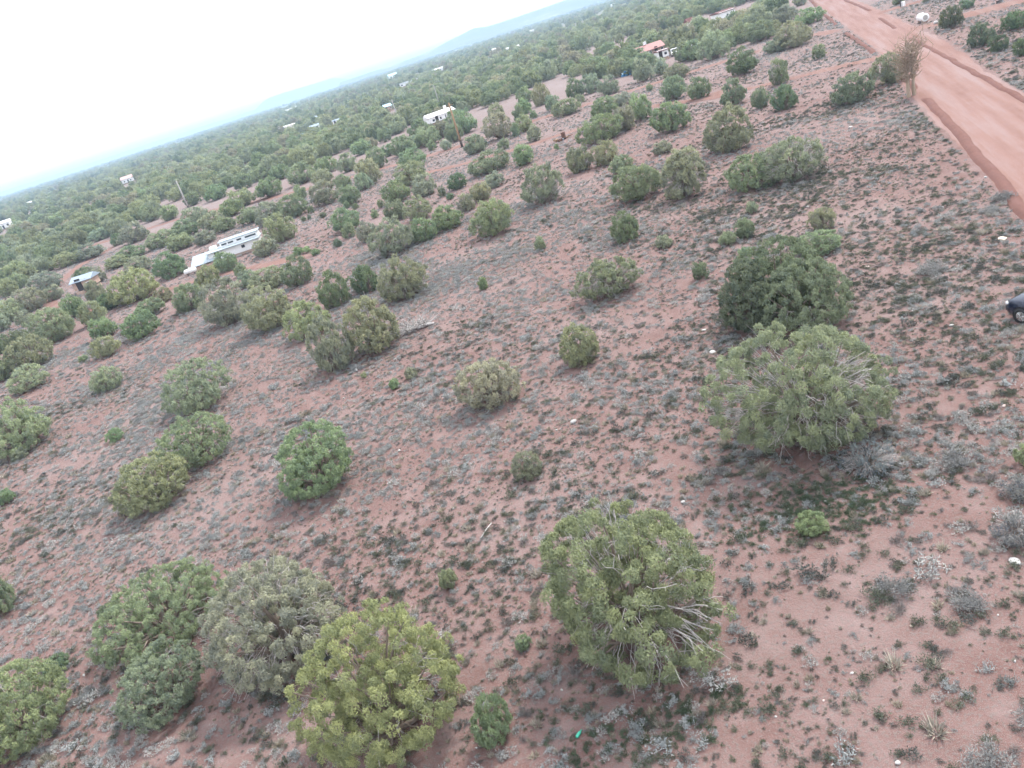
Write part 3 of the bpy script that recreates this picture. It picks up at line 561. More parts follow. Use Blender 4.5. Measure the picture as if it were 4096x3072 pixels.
TREES = """
-17.17 29.32 5.73 2.63 g|wide bushy green juniper at lower left, its bare grey stems showing underneath
-15.78 24.44 3.41 2.30 p|grey-green juniper below the wide bushy one, at lower left
-21.74 25.38 4.05 2.82 o|yellow-tipped green juniper cut off by the lower left edge
-22.31 29.18 1.13 0.51 d|small dark bush poking up behind the juniper cut by the lower left edge
-27.90 35.44 1.86 2.31 g|green juniper just showing at the left edge, above the lower left corner
-20.93 31.97 0.93 0.62 d|dark green bush tucked against the left side of the wide bushy juniper
-11.06 25.12 5.36 3.90 S|pale silvery half-dead juniper with grey lower branches, left of the yellow-green foreground one
-6.87 19.63 4.73 4.31 O|yellow-green juniper with cauliflower clumps, cut by the bottom edge
-3.72 17.96 1.25 1.56 g|young upright green juniper between the two largest foreground trees
-4.76 25.94 0.76 0.82 o|small olive bush alone on red soil in the lower middle
1.40 20.03 6.15 4.88 B|huge olive juniper in the lower middle with bare grey branches hanging at its base
-2.35 21.35 0.58 0.46 g|small round green bush left of the huge foreground juniper
8.45 22.39 1.08 0.72 G|small bright green bush alone on red soil below the largest grey-branched juniper
13.54 19.10 1.59 0.76 w|tangled grey brush heap at the right edge below the middle
11.04 27.96 7.27 4.94 B2|largest pale olive juniper right of centre, riddled with bare grey branches
11.91 24.88 1.93 0.87 w|grey leafless brush against the foot of the largest pale olive juniper
16.07 41.47 5.47 4.17 d|tall dark olive juniper at the back of the cluster right of centre
13.62 40.31 3.28 3.81 D|darkest green juniper at the left of the cluster right of centre
16.04 38.46 5.14 3.68 g|bright green juniper at the front right of the cluster right of centre
16.34 22.18 1.02 0.77 o|olive bush cut off by the right edge
14.98 20.94 1.14 0.51 w|dark grey shrub at the right edge under the olive bush
21.69 48.44 2.72 1.29 g|low green juniper just behind the cluster right of centre
8.68 53.02 4.25 2.57 s|thin pale juniper with visible stems, alone in the middle of the sage field
4.36 43.18 2.56 2.22 o|round olive juniper alone in the middle, above and right of centre
-0.55 32.23 1.36 1.23 p|small grey-green bush on the red soil at the centre of the picture
14.41 50.50 0.99 0.99 d|small dark green bush left of the cluster right of centre
-11.22 38.14 4.61 3.49 G|round bright green juniper, dense and ball-like, left of centre
-1.34 41.60 3.54 2.86 o2|pale olive domed juniper at the very centre with a bare red stem gap
-8.73 58.00 4.48 3.88 o|tall olive juniper at the right end of the diagonal row left of centre
-11.89 56.18 3.09 3.87 p|grey-green juniper in front of the diagonal row's right end
-15.27 67.08 3.49 3.02 o|third olive juniper along the diagonal row left of centre
-19.83 74.06 4.84 3.97 o|second juniper of the diagonal row left of centre, bright tipped
-13.46 74.38 2.80 3.32 g|narrow green juniper behind the diagonal row left of centre
-10.48 76.03 2.70 2.63 D|dark round juniper beside a wider olive one, behind the diagonal row
-6.38 69.57 4.29 3.61 o|wide olive juniper at the right of the pair behind the diagonal row
-19.16 88.99 3.46 3.21 g|green juniper right of the long white trailer home, the only one so coloured
-23.18 92.48 4.31 2.33 p|grey-green juniper lower right of the long white trailer home, second nearest
-7.35 48.52 0.66 0.63 g|small green bush lower left of the fallen grey dead tree, the only one so coloured
-6.18 49.52 0.82 0.61 p|small grey-green bush below the fallen grey dead tree, the only one so coloured
-9.66 52.44 0.45 0.35 o|small olive bush lower left of the fallen grey dead tree, the only one so coloured
0.25 64.20 0.90 0.95 g|small green bush below the round olive juniper standing clear, the only one so coloured
-22.91 57.57 5.03 3.52 p2|pale grey-green domed juniper above a pair of greener ones, left side
-20.40 47.30 4.84 2.74 g|dark green spreading juniper behind the olive one, left side
-21.79 42.75 4.80 2.89 o|olive domed juniper in front of the dark green spreading one, left side
-39.24 62.02 6.00 3.89 o|broad olive juniper at the left edge halfway down
-35.27 71.31 2.69 2.03 p|faint grey-green bush in the pale sage on the left side
-29.27 56.27 1.15 0.85 G|small bright green bush alone on pale sage at left
-35.06 50.74 1.21 0.97 g|small green bush by the left edge, below the broad olive juniper
-38.12 59.28 1.32 0.82 p|small grey-green bush lower left of the broad olive juniper at the left edge
-25.32 81.31 4.63 4.43 p|leftmost pale juniper of the diagonal row left of centre
-47.16 81.08 3.82 2.40 p|grey-green juniper upper left of the broad olive juniper at the left edge
-51.54 91.34 5.15 3.36 o|olive juniper above the broad olive juniper at the left edge, the only one so coloured
-54.04 89.56 2.79 2.61 g|green juniper upper left of the broad olive juniper at the left edge
-53.62 102.95 6.14 4.16 o|large olive juniper lower left of the small grey-roofed shed, the only one so coloured
-58.14 102.38 3.55 2.74 d|dark green juniper upper left of the broad olive juniper at the left edge, nearest
-40.15 84.70 2.82 2.10 o|olive juniper below the small grey-roofed shed, second nearest
-44.18 94.75 3.12 2.35 g|green juniper below the small grey-roofed shed, the only one so coloured
-37.44 88.49 4.14 2.87 G|bright green juniper lower right of the small grey-roofed shed, the only one so coloured
-39.75 99.23 3.83 2.01 g|green juniper right of the small grey-roofed shed, the only one so coloured
-39.86 105.24 2.43 1.66 r|rust-tinged juniper lower left of the long white trailer home, the only one so coloured
-33.30 94.86 4.04 3.02 g|green juniper lower left of the long white trailer home, the only one so coloured
-49.19 105.18 3.03 3.06 o|olive juniper below the small grey-roofed shed, nearest
-56.43 116.14 3.55 2.91 g|green juniper lower left of the small grey-roofed shed, the only one so coloured
-46.00 112.71 7.12 4.29 o|large olive juniper right of the small grey-roofed shed, the only one so coloured
-54.27 119.98 2.97 3.51 p|grey-green juniper lower right of the small grey-roofed shed, the only one so coloured
-49.91 113.27 3.25 2.18 d|dark green juniper lower right of the small grey-roofed shed, the only one so coloured
-72.23 135.49 5.64 3.82 p|large grey-green juniper left of the small grey-roofed shed, third nearest
-73.10 131.01 3.97 3.28 p|grey-green juniper below the white house at the left edge, second nearest
-66.50 122.04 2.56 2.19 p|grey-green juniper lower left of the small grey-roofed shed, the only one so coloured
-62.61 106.51 2.45 2.32 d|dark green juniper upper left of the broad olive juniper at the left edge, second nearest
-91.03 167.08 4.38 3.11 o|olive juniper below the white house at the left edge, second nearest
-91.54 172.66 4.20 3.07 o|olive juniper below the white house at the left edge, nearest
-77.67 155.14 5.83 3.53 p|large grey-green juniper left of the small grey-roofed shed, second nearest
-69.66 139.69 3.17 2.36 p|grey-green juniper left of the small grey-roofed shed, nearest
-67.48 149.05 4.21 2.47 d|dark green juniper upper left of the small grey-roofed shed, the only one so coloured
-63.12 143.09 2.97 2.70 p|grey-green juniper upper right of the small grey-roofed shed, nearest
-54.24 139.27 5.26 2.61 p|large grey-green juniper upper right of the small grey-roofed shed, second nearest
-43.92 123.72 5.41 3.69 g|large green juniper left of the long white trailer home, the only one so coloured
-33.40 104.76 3.32 2.81 o|olive juniper lower left of the long white trailer home, the only one so coloured
-32.91 112.87 3.24 2.50 g|green juniper lower right of the long white trailer home, nearest
-29.36 105.79 1.52 1.43 g|small green bush lower right of the long white trailer home, second nearest
-26.59 97.29 2.63 1.88 p|grey-green juniper lower right of the long white trailer home, nearest
-43.30 85.53 1.00 0.67 g|small green bush above the broad olive juniper at the left edge
-71.37 124.26 2.60 2.23 p|grey-green juniper below the white house at the left edge, third nearest
-97.08 194.03 7.22 3.25 p|large grey-green juniper lower right of the white house at the left edge, second nearest
-107.54 201.39 5.61 2.80 p|large grey-green juniper below the white house at the left edge, nearest
-86.11 185.80 6.93 3.12 o|large olive juniper upper left of the small grey-roofed shed, the only one so coloured
-63.78 155.13 4.66 2.11 o|olive juniper upper right of the small grey-roofed shed, the only one so coloured
-15.23 114.07 3.93 3.02 g|green juniper lower right of the far white home with windows, fifth nearest
-14.52 107.90 1.66 1.76 g|small green bush upper left of the fallen grey dead tree, the only one so coloured
-7.82 88.90 4.85 3.59 s|half-bare pale juniper above the fallen grey dead tree, the only one so coloured
-4.40 90.87 3.18 2.40 g|green juniper left of the round olive juniper standing clear, second nearest
-1.40 93.25 4.16 2.55 g|green juniper left of the round olive juniper standing clear, nearest
-11.58 101.03 2.43 2.37 p|grey-green juniper upper left of the fallen grey dead tree, the only one so coloured
3.16 82.56 4.69 3.48 o|round olive juniper standing clear right of the upper-left tree group
-7.87 109.27 3.35 2.71 g|green juniper left of the round olive juniper standing clear, third nearest
-4.64 104.14 3.81 2.74 s|half-bare pale juniper left of the round olive juniper standing clear, the only one so coloured
-7.92 124.85 4.39 3.06 g|green juniper lower left of the tall brown utility pole, nearest
-3.49 122.04 3.95 3.02 p|grey-green juniper lower left of the tall brown utility pole, the only one so coloured
1.44 118.61 2.71 2.21 D|dark green juniper below the tall brown utility pole, nearest
-1.05 116.19 1.07 1.32 d|small dark green bush below the tall brown utility pole, second nearest
-0.12 111.98 1.07 0.79 d|small dark green bush upper left of the round olive juniper standing clear
3.69 103.96 3.20 2.17 o|olive juniper above the round olive juniper standing clear, the only one so coloured
1.49 100.06 2.32 1.96 s|half-bare pale juniper upper left of the round olive juniper standing clear
6.90 124.74 6.40 3.02 g|large green juniper lower right of the tall brown utility pole, the only one so coloured
6.25 110.57 2.97 1.91 p|grey-green juniper above the round olive juniper standing clear, the only one so coloured
7.18 151.49 4.27 3.21 p|grey-green juniper right of the tall brown utility pole, the only one so coloured
11.53 144.47 1.96 1.70 g|small green bush right of the tall brown utility pole, the only one so coloured
12.87 161.29 5.75 4.88 w2|large brownish grey juniper right of the tall brown utility pole, the only one so coloured
8.18 192.04 5.36 4.80 g|large green juniper above the tall brown utility pole, the only one so coloured
4.81 181.58 4.07 3.90 g|green juniper upper left of the tall brown utility pole, the only one so coloured
-5.41 138.89 6.04 3.60 o|large olive juniper lower left of the tall brown utility pole, the only one so coloured
-5.02 161.52 5.15 3.39 g|green juniper left of the tall brown utility pole, third nearest
-12.90 179.74 5.03 4.16 g|green juniper left of the tall brown utility pole, eighth nearest
-13.75 155.42 5.26 4.72 o|large olive juniper lower right of the far white home with windows, second nearest
-14.39 150.83 2.84 2.99 p|grey-green juniper lower right of the far white home with windows, third nearest
-20.51 191.85 4.46 3.94 p|grey-green juniper lower right of the far white home with windows, nearest
-27.27 204.87 6.47 3.94 g|large green juniper lower right of the far white home with windows, nearest
-32.25 199.02 8.51 4.48 g|large green juniper below the far white home with windows, fourth nearest
-25.68 182.49 4.77 3.21 o|olive juniper lower right of the far white home with windows, nearest
-39.68 192.24 7.16 4.37 g|large green juniper below the far white home with windows, fifth nearest
-55.90 274.57 7.58 6.36 g|large green juniper lower left of the far white home with windows
-47.00 273.91 9.57 5.02 g|large green juniper below the far white home with windows, second nearest
-19.59 163.24 3.67 2.74 g|green juniper lower right of the far white home with windows, second nearest
-21.74 148.48 5.59 4.20 p|large grey-green juniper lower right of the far white home with windows, second nearest
-16.30 137.89 3.91 3.18 g|green juniper lower right of the far white home with windows, third nearest
-27.44 145.75 5.22 3.86 g|large green juniper below the far white home with windows, seventh nearest
-32.00 147.02 5.26 3.75 p|large grey-green juniper upper right of the long white trailer home, the only one so coloured
-26.05 122.96 4.68 4.18 o|olive juniper upper right of the long white trailer home, the only one so coloured
-27.48 115.51 3.75 2.52 p|grey-green juniper right of the long white trailer home, the only one so coloured
-29.01 168.72 2.84 2.56 g|green juniper below the far white home with windows, sixth nearest
-24.04 143.07 1.03 1.25 g|small green bush below the far white home with windows, eighth nearest
-16.86 135.39 1.02 0.97 g|small green bush lower right of the far white home with windows, fourth nearest
-15.13 131.14 0.99 0.82 d|small dark green bush lower right of the far white home with windows
-24.57 136.44 0.88 0.73 d|small dark green bush below the far white home with windows, second nearest
-23.56 135.98 0.77 0.73 d|small dark green bush below the far white home with windows, nearest
-20.89 133.62 1.01 0.75 d|small dark green bush below the far white home with windows, third nearest
-15.83 103.98 1.12 0.97 d|small dark green bush upper left of the fallen grey dead tree
-11.26 116.66 1.00 1.10 g|small green bush lower left of the tall brown utility pole, third nearest
-10.67 124.19 0.94 1.13 g|small green bush lower left of the tall brown utility pole, second nearest
-21.76 107.35 1.28 0.94 G|small bright green bush right of the long white trailer home, nearest
-20.43 106.96 1.23 0.78 G|small bright green bush right of the long white trailer home, second nearest
-18.83 103.22 1.19 0.75 G|small bright green bush right of the long white trailer home, third nearest
-0.98 192.01 6.43 4.03 g|large green juniper left of the tall brown utility pole, second nearest
-6.92 189.18 5.99 4.34 g|large green juniper left of the tall brown utility pole, fourth nearest
-12.89 240.28 4.22 3.64 g|green juniper left of the tall brown utility pole, seventh nearest
-9.84 254.10 5.15 3.59 g|green juniper left of the tall brown utility pole, fifth nearest
-19.34 292.07 6.97 4.11 o|large olive juniper right of the far white home with windows, third nearest
-37.76 314.56 10.38 5.22 o|large olive juniper right of the far white home with windows, nearest
-52.28 332.50 9.74 5.56 g|large green juniper below the far white home with windows, nearest
-93.57 502.33 12.77 6.65 g|large green juniper left of the far white home with windows, the only one so coloured
-24.76 270.22 5.47 3.32 o|large olive juniper right of the far white home with windows, second nearest
-19.05 224.85 6.24 3.53 g|large green juniper right of the far white home with windows, the only one so coloured
-0.74 179.69 2.01 1.76 g|green juniper left of the tall brown utility pole, nearest
2.24 171.73 2.25 1.83 p|grey-green juniper left of the tall brown utility pole, the only one so coloured
-51.77 246.52 5.46 3.93 o|large olive juniper lower left of the far white home with windows
-42.71 228.31 6.76 4.00 g|large green juniper below the far white home with windows, third nearest
-10.72 196.77 3.29 2.44 g|green juniper left of the tall brown utility pole, sixth nearest
13.09 65.08 2.48 2.45 g|upright oval green juniper alone in the sage, upper right of centre
14.72 59.77 1.33 0.96 p|small grey-green bush lower right of the upright oval juniper, the only one so coloured
6.34 70.77 0.98 1.07 o|small olive bush lower right of the round olive juniper standing clear
19.74 55.72 1.48 1.45 g|small green bush right of the upright oval juniper, second nearest
18.29 55.55 1.30 0.98 g|small green bush right of the upright oval juniper, nearest
22.62 61.22 0.94 0.80 p|small grey-green bush right of the upright oval juniper, the only one so coloured
18.24 52.08 0.88 0.55 g|small green bush right of the upright oval juniper, third nearest
10.07 90.07 4.55 3.95 s|half-bare juniper with orange twisted stems, above centre
17.82 77.82 4.91 3.54 o|olive juniper at the left front of the big clump above right of centre
21.02 72.87 4.33 4.64 s|tall pale juniper at the right of the big clump above right of centre
19.85 92.57 2.87 2.11 g|green juniper above the upright oval juniper, the only one so coloured
26.01 96.35 2.42 1.39 p|grey-green juniper lower right of the blue scrap heap, the only one so coloured
30.70 86.29 5.22 4.49 o|round-headed olive juniper with a forked trunk, upper right
25.73 68.44 4.78 2.92 g|spreading green juniper in front of the round-headed one, upper right
28.66 66.85 5.21 3.48 s|greyish wide juniper at the right end of the upper right clump
20.03 100.72 3.11 2.80 o|olive juniper lower right of the dark scrap pile, the only one so coloured
16.82 101.81 3.33 3.01 s|half-bare pale juniper lower right of the dark scrap pile, the only one so coloured
31.25 109.19 5.44 3.83 g|large green juniper lower right of the blue scrap heap, second nearest
23.78 119.24 7.05 3.74 g|large green juniper right of the dark scrap pile, the only one so coloured
28.20 121.91 3.48 3.64 s|half-bare pale juniper below the blue scrap heap, the only one so coloured
30.43 144.76 5.19 3.28 g|green juniper lower left of the blue scrap heap, the only one so coloured
32.24 127.50 3.87 3.79 g|green juniper below the blue scrap heap, the only one so coloured
35.31 152.03 4.29 2.21 p|grey-green juniper below the blue scrap heap, the only one so coloured
42.08 114.02 3.49 3.07 d|dark green juniper lower right of the red track junction, the only one so coloured
42.23 105.00 2.42 2.38 g|green juniper lower right of the red track junction, the only one so coloured
41.27 138.08 4.44 3.82 g|green juniper lower right of the red-roofed house, the only one so coloured
42.85 130.10 3.45 3.03 g|green juniper lower left of the red track junction, the only one so coloured
50.62 165.51 5.12 2.71 o|olive juniper lower right of the red-roofed house, the only one so coloured
43.16 159.80 1.38 1.14 g|small green bush lower right of the blue scrap heap, nearest
47.98 180.18 4.37 4.71 p|grey-green juniper right of the blue scrap heap, the only one so coloured
52.62 182.33 3.13 3.01 p|grey-green juniper lower right of the red-roofed house, the only one so coloured
54.96 141.69 5.48 3.87 d|large dark green juniper right of the red track junction, the only one so coloured
63.40 178.64 7.84 5.35 p|large grey-green juniper upper left of the red track junction, the only one so coloured
39.13 176.54 4.29 3.62 p|grey-green juniper lower left of the blue scrap heap, the only one so coloured
38.23 190.93 4.98 4.08 p|grey-green juniper left of the blue scrap heap, the only one so coloured
34.75 192.24 3.94 3.97 g|green juniper above the dark scrap pile, second nearest
33.14 179.23 1.74 1.60 g|small green bush above the dark scrap pile, nearest
27.42 181.41 3.55 3.07 p|grey-green juniper upper left of the dark scrap pile, the only one so coloured
27.33 164.53 5.09 3.00 o|olive juniper above the dark scrap pile, the only one so coloured
12.07 120.82 3.34 2.91 g|green juniper lower left of the dark scrap pile, the only one so coloured
22.51 192.02 3.40 2.91 g|green juniper upper left of the dark scrap pile, second nearest
19.42 180.14 2.86 3.08 g|green juniper upper left of the dark scrap pile, third nearest
17.80 160.13 3.30 3.01 o|olive juniper left of the dark scrap pile, the only one so coloured
22.34 177.83 1.66 1.43 g|small green bush upper left of the dark scrap pile, nearest
15.45 156.31 1.82 2.28 g|small green bush left of the dark scrap pile, the only one so coloured
17.05 142.67 2.48 2.36 p|grey-green juniper left of the dark scrap pile, the only one so coloured
17.80 124.73 0.85 0.85 G|small bright green bush lower left of the dark scrap pile, the only one so coloured
26.79 221.09 4.91 3.72 g|green juniper upper left of the dark scrap pile, fourth nearest
27.94 200.62 4.29 4.70 o|olive juniper upper left of the dark scrap pile, nearest
67.58 156.86 4.71 2.43 p|grey-green juniper lower right of the white house at the top right
76.41 184.03 6.52 4.21 g|large green juniper right of the white house at the top right, nearest
84.88 244.88 6.78 3.86 g|large green juniper lower left of the white house at the top right
101.04 320.23 8.80 5.08 g|large green juniper upper right of the red-roofed house, the only one so coloured
79.62 279.65 7.20 4.44 o|large olive juniper above the red-roofed house, the only one so coloured
66.50 287.81 7.93 4.55 g|large green juniper upper left of the blue scrap heap, nearest
74.12 367.17 10.73 5.81 g|large green juniper upper left of the blue scrap heap, second nearest
98.67 377.72 8.27 4.66 p|large grey-green juniper upper left of the red-roofed house, the only one so coloured
50.72 298.58 8.22 4.72 g|large green juniper above the dark scrap pile, third nearest
41.90 297.46 7.64 4.72 g|large green juniper upper left of the dark scrap pile, fifth nearest
56.79 439.67 10.40 6.22 o|large olive juniper upper left of the dark scrap pile, second nearest
52.76 261.16 5.77 3.68 g|large green juniper left of the blue scrap heap, second nearest
52.53 227.96 4.64 3.22 g|green juniper left of the blue scrap heap, nearest
46.82 89.96 4.46 3.18 g|low green juniper left of the dead tree, nearest of the two there
53.55 94.21 3.74 3.23 b|brownish sparse juniper touching the dead tree by the road
42.75 99.07 3.16 2.86 D|dark green juniper left of the left end of the fork by the road
51.02 118.56 2.83 3.25 s|half-bare pale juniper right of the red track junction, the only one so coloured
77.44 118.63 2.94 3.07 D|dark upright juniper beside the white tank across the road
67.96 98.46 3.04 2.67 D|dark juniper across the road, larger of a touching pair
65.58 92.11 2.00 1.70 D|dark juniper across the road, smaller of a touching pair
75.24 102.35 3.06 2.09 D|dark juniper across the road below the upper right corner
64.02 86.04 1.85 1.76 D|dark juniper across the road cut by the right edge
89.49 132.66 2.06 1.46 D|small dark juniper across the road beside the wide track, at the top
99.62 169.30 2.28 1.37 d|dark juniper at the top edge between the road and the post
97.82 156.82 1.53 0.94 b|brown bush at the top edge across the road
89.59 187.79 6.30 3.08 g|large green juniper right of the white house at the top right, third nearest
93.50 208.90 7.75 3.80 p|large grey-green juniper right of the white house at the top right, nearest
70.67 155.58 7.31 4.49 o|large olive juniper right of the white house at the top right, second nearest
63.18 130.92 2.23 1.92 g|green juniper upper left of the left end of the fork by the road
24.03 52.37 1.72 1.54 s|small half-bare pale bush below the left end of the fork by the road
117.06 268.32 5.93 3.30 g|large green juniper right of the white house at the top right, second nearest
114.29 244.28 3.83 2.60 p|grey-green juniper right of the white house at the top right, second nearest
80.82 187.95 4.20 3.00 o|olive juniper right of the white house at the top right, nearest
-96.40 242.45 10.52 5.05 g|large green juniper below the pink-roofed far house, second nearest
-71.54 189.06 5.81 4.18 p|large grey-green juniper below the pink-roofed far house, second nearest
-77.76 195.16 3.09 2.50 d|dark green juniper upper right of the small grey-roofed shed, the only one so coloured
-107.54 244.16 8.34 4.94 g|large green juniper above the small grey-roofed shed, the only one so coloured
-92.60 222.46 5.15 2.92 p|grey-green juniper above the small grey-roofed shed, second nearest
-153.53 340.30 10.58 5.07 g|large green juniper right of the white house at the left edge, second nearest
-134.58 318.69 8.18 4.78 o|large olive juniper lower left of the pink-roofed far house, the only one so coloured
-124.02 338.42 7.43 5.41 g|large green juniper below the pink-roofed far house, nearest
-105.39 306.54 7.31 5.73 g|large green juniper lower right of the pink-roofed far house, the only one so coloured
-101.02 279.50 4.62 3.07 p|grey-green juniper below the pink-roofed far house, nearest
-79.88 229.32 4.67 3.76 g|green juniper left of the leftmost utility pole, the only one so coloured
-70.70 216.00 5.20 3.63 g|large green juniper lower left of the leftmost utility pole, the only one so coloured
-89.20 241.89 2.77 2.24 d|dark green juniper below the pink-roofed far house, the only one so coloured
-55.93 186.32 5.90 3.58 p|large grey-green juniper lower right of the leftmost utility pole, the only one so coloured
-69.92 237.21 5.26 3.56 g|large green juniper upper right of the leftmost utility pole, the only one so coloured
-85.87 274.03 4.79 3.65 o|olive juniper upper left of the leftmost utility pole, the only one so coloured
-61.49 230.82 6.40 3.85 g|large green juniper right of the leftmost utility pole, nearest
-46.25 190.94 7.11 3.80 g|large green juniper right of the leftmost utility pole, third nearest
-73.17 301.13 7.18 3.96 p|large grey-green juniper upper right of the leftmost utility pole, the only one so coloured
-104.30 346.27 7.92 3.94 o|large olive juniper above the leftmost utility pole, the only one so coloured
-125.91 397.03 7.96 4.56 g|large green juniper upper left of the leftmost utility pole, the only one so coloured
-45.95 178.82 5.68 3.43 g|large green juniper right of the leftmost utility pole, second nearest
-47.55 167.60 5.33 3.21 o|large olive juniper lower right of the leftmost utility pole, the only one so coloured
-53.78 168.67 7.26 3.27 g|large green juniper below the leftmost utility pole, nearest
-57.60 164.74 6.17 3.11 p|large grey-green juniper lower left of the leftmost utility pole, the only one so coloured
-124.59 256.09 9.91 6.10 g|large green juniper lower right of the white house at the left edge, nearest
-150.73 294.77 7.58 4.96 o|large olive juniper lower right of the white house at the left edge
-112.61 235.71 4.79 3.43 g|green juniper lower right of the white house at the left edge, second nearest
-95.54 207.78 6.94 3.42 g|large green juniper upper left of the small grey-roofed shed, the only one so coloured
-80.77 186.11 6.24 3.05 p|large grey-green juniper above the small grey-roofed shed, nearest
-180.50 377.94 8.97 4.32 g|large green juniper right of the white house at the left edge, nearest
-63.06 161.31 5.29 2.38 g|large green juniper upper right of the small grey-roofed shed, the only one so coloured
-50.14 151.57 5.13 2.74 g|green juniper below the leftmost utility pole, second nearest
-71.02 193.94 2.89 2.06 b|brownish juniper lower left of the leftmost utility pole, the only one so coloured
-122.11 240.45 7.10 3.79 p|large grey-green juniper lower right of the white house at the left edge, nearest
-139.62 263.85 6.32 4.21 g|large green juniper below the white house at the left edge, the only one so coloured
-37.43 155.95 4.69 3.00 g|green juniper upper right of the long white trailer home, the only one so coloured
-44.60 148.31 4.19 2.30 p|grey-green juniper upper left of the long white trailer home, the only one so coloured
-43.08 157.37 5.02 2.41 g|green juniper above the long white trailer home, the only one so coloured
"""
ROCKS = """
6.12 13.27 0.20|bright white rock at the bottom edge, right part
10.40 14.96 0.12|small white rock near the right edge, low down
4.03 15.62 0.11|white pebble-sized rock among dark shrubs right of the huge juniper
11.07 16.55 0.08|tiny white chip by a grey shrub at lower right
8.84 17.12 0.13|cream rock on bare red soil at lower right
6.54 16.21 0.15|pale flat stone on bare red soil at lower right
12.81 18.22 0.51|long whitish slab lying at the right edge
14.24 19.94 0.20|bright white lump on the grey brush heap at the right edge
5.41 15.64 0.08|tiny pinkish stone right of the huge juniper
-1.47 18.96 0.13|white bottle-sized object in the shade left under the huge juniper
1.35 17.54 0.09|tan stone in the shade under the huge juniper
0.65 15.77 0.13|pale stone near the bottom edge below the huge juniper
5.02 26.44 0.27|white round stone below the shade of the largest pale juniper
7.79 27.21 0.21|pale bluish stone in the shade under the largest pale juniper
7.10 27.40 0.16|small pale stone left of the bluish one under the largest pale juniper
2.38 36.01 0.49|white scrap heap in the sage at centre right
1.43 35.78 0.20|small bluish white scrap beside the white scrap heap
11.52 41.99 0.43|white streaky debris left of the dark cluster
10.86 38.82 0.58|long pale debris strip left of the dark cluster
8.91 36.39 0.16|white chip left of the largest pale juniper
20.08 35.94 0.34|white bag-like lump on a shrub right of the cluster
9.58 23.73 0.20|white oblong stone below the largest pale juniper
8.26 23.97 0.15|white stone beside the bush below the largest pale juniper
22.19 43.38 0.55|pale pink slab patch at upper right of the cluster
20.85 33.37 0.30|pale stone on bare soil left of the parked car
13.50 22.64 0.12|tiny white stone right of the grey brush
17.91 28.94 0.17|pale stone right of the largest pale juniper
18.08 25.93 0.21|pinkish white stone near the right edge
-10.39 54.35 0.42|white bag at the foot of the diagonal juniper row
-10.97 49.69 0.21|tiny white chip below the white bag
-6.98 39.20 0.27|white stone right of the ball-like bright green juniper
-4.31 31.53 0.18|small white stone in the lower middle
-38.34 96.19 0.60|white round drum beside a green juniper at left
-20.65 27.94 0.18|white chip between junipers at lower left
-17.69 23.14 0.17|pale stone below the grey-green juniper at lower left
-6.64 18.21 0.23|pinkish white pair of stones at the foot of the yellow-green juniper
-4.36 17.82 0.10|white chip left of the young upright juniper
40.34 78.83 0.68|white sheet of litter in the sage at upper right
25.71 58.12 0.31|white chip above the low juniper behind the cluster
30.56 48.96 0.31|white stone on a grey shrub near the road
35.68 51.98 0.30|white stone close to the road edge
33.65 49.90 0.17|tiny white chip near the road edge
29.06 41.16 0.79|low pale ash-like mound between the field and the road
63.62 119.90 0.50|pale stone by the track, left of the dead tree
80.70 127.45 1.21|white boulder beside the dark upright juniper across the road
25.24 69.44 0.41|white stone under the spreading green juniper at upper right
12.18 73.65 0.41|white stone in the sage left of the upright oval juniper
"""
def depth(x, y, z=0.): return y * math.cos(PITCH) - (z - CAM_H) * math.sin(PITCH)
def screen(x, y, z=0.):
    """position in the frame as fractions, for choosing how finely to build things"""
    d = depth(x, y, z); rx = x; ru = y * math.sin(PITCH) + (z - CAM_H) * math.cos(PITCH)
    return (.5 + 3174 * (rx * math.cos(ROLL) - ru * math.sin(ROLL)) / d / 4096, .5 - 3174 * (rx * math.sin(ROLL) + ru * math.cos(ROLL)) / d / 3072)
protos = {}
def proto(kind, tier, k):
    key = (kind, tier, k)
    if key not in protos: protos[key] = juniper_meshes(hash(key) % 9973 if False else (sum(map(ord, kind)) * 31 + tier * 7 + k * 101), 1.0 * 4, 3.0, (5200, 2200, 800)[tier], kind, (.014, .02, .03)[tier])
    return protos[key]
PLACED = []
def plant(x, y, W, H, kind, label, group, idx):
    W = min(W * 1.05, 6.9); H = min(H * 1.02, 6.2)
    px = W / depth(x, y) * 793; noun = 'juniper_bush' if W < 2 else ('dead_brush' if kind in ('w',) else 'juniper_tree')
    cat = 'bush' if W < 2 else ('brush' if kind == 'w' else 'tree')
    t = thing(noun, label, cat, (x, y, 0), 0, group); PLACED.append((x, y, W / 2))
    if px > 46:
        ms = juniper_meshes(1000 + idx, W, H, int(min(70000, max(6000, 2.9 * px * px))), kind, max(.007, .28 * depth(x, y) / 793)); sc = (1, 1, 1); rz = 0
    else:
        ms = proto(kind, 0 if px > 30 else (1 if px > 16 else 2), idx % 3); sc = (W / 4, W / 4, H / 3); rz = R.uniform(0, 6.28)
    c0 = KIND[kind][0]
    for nm, me in zip(('crown', 'trunk', 'dead_twigs'), ms):
        if me is None: continue
        o = link(bpy.data.objects.new(nm, me), t); o.scale = sc; o.rotation_euler = (0, 0, rz)
        if nm == 'dead_twigs': o['kind'] = 'stuff'
        if nm == 'crown': o.color = (*[c * R.uniform(.94, 1.06) for c in c0], 1)
    return t
idx = 0
for ln in TREES.strip().splitlines():
    a, lab = ln.split('|'); x, y, W_, H_, k = a.split()
    plant(float(x), float(y), float(W_), float(H_), k, lab, 'junipers of the open field and near woodland', idx); idx += 1

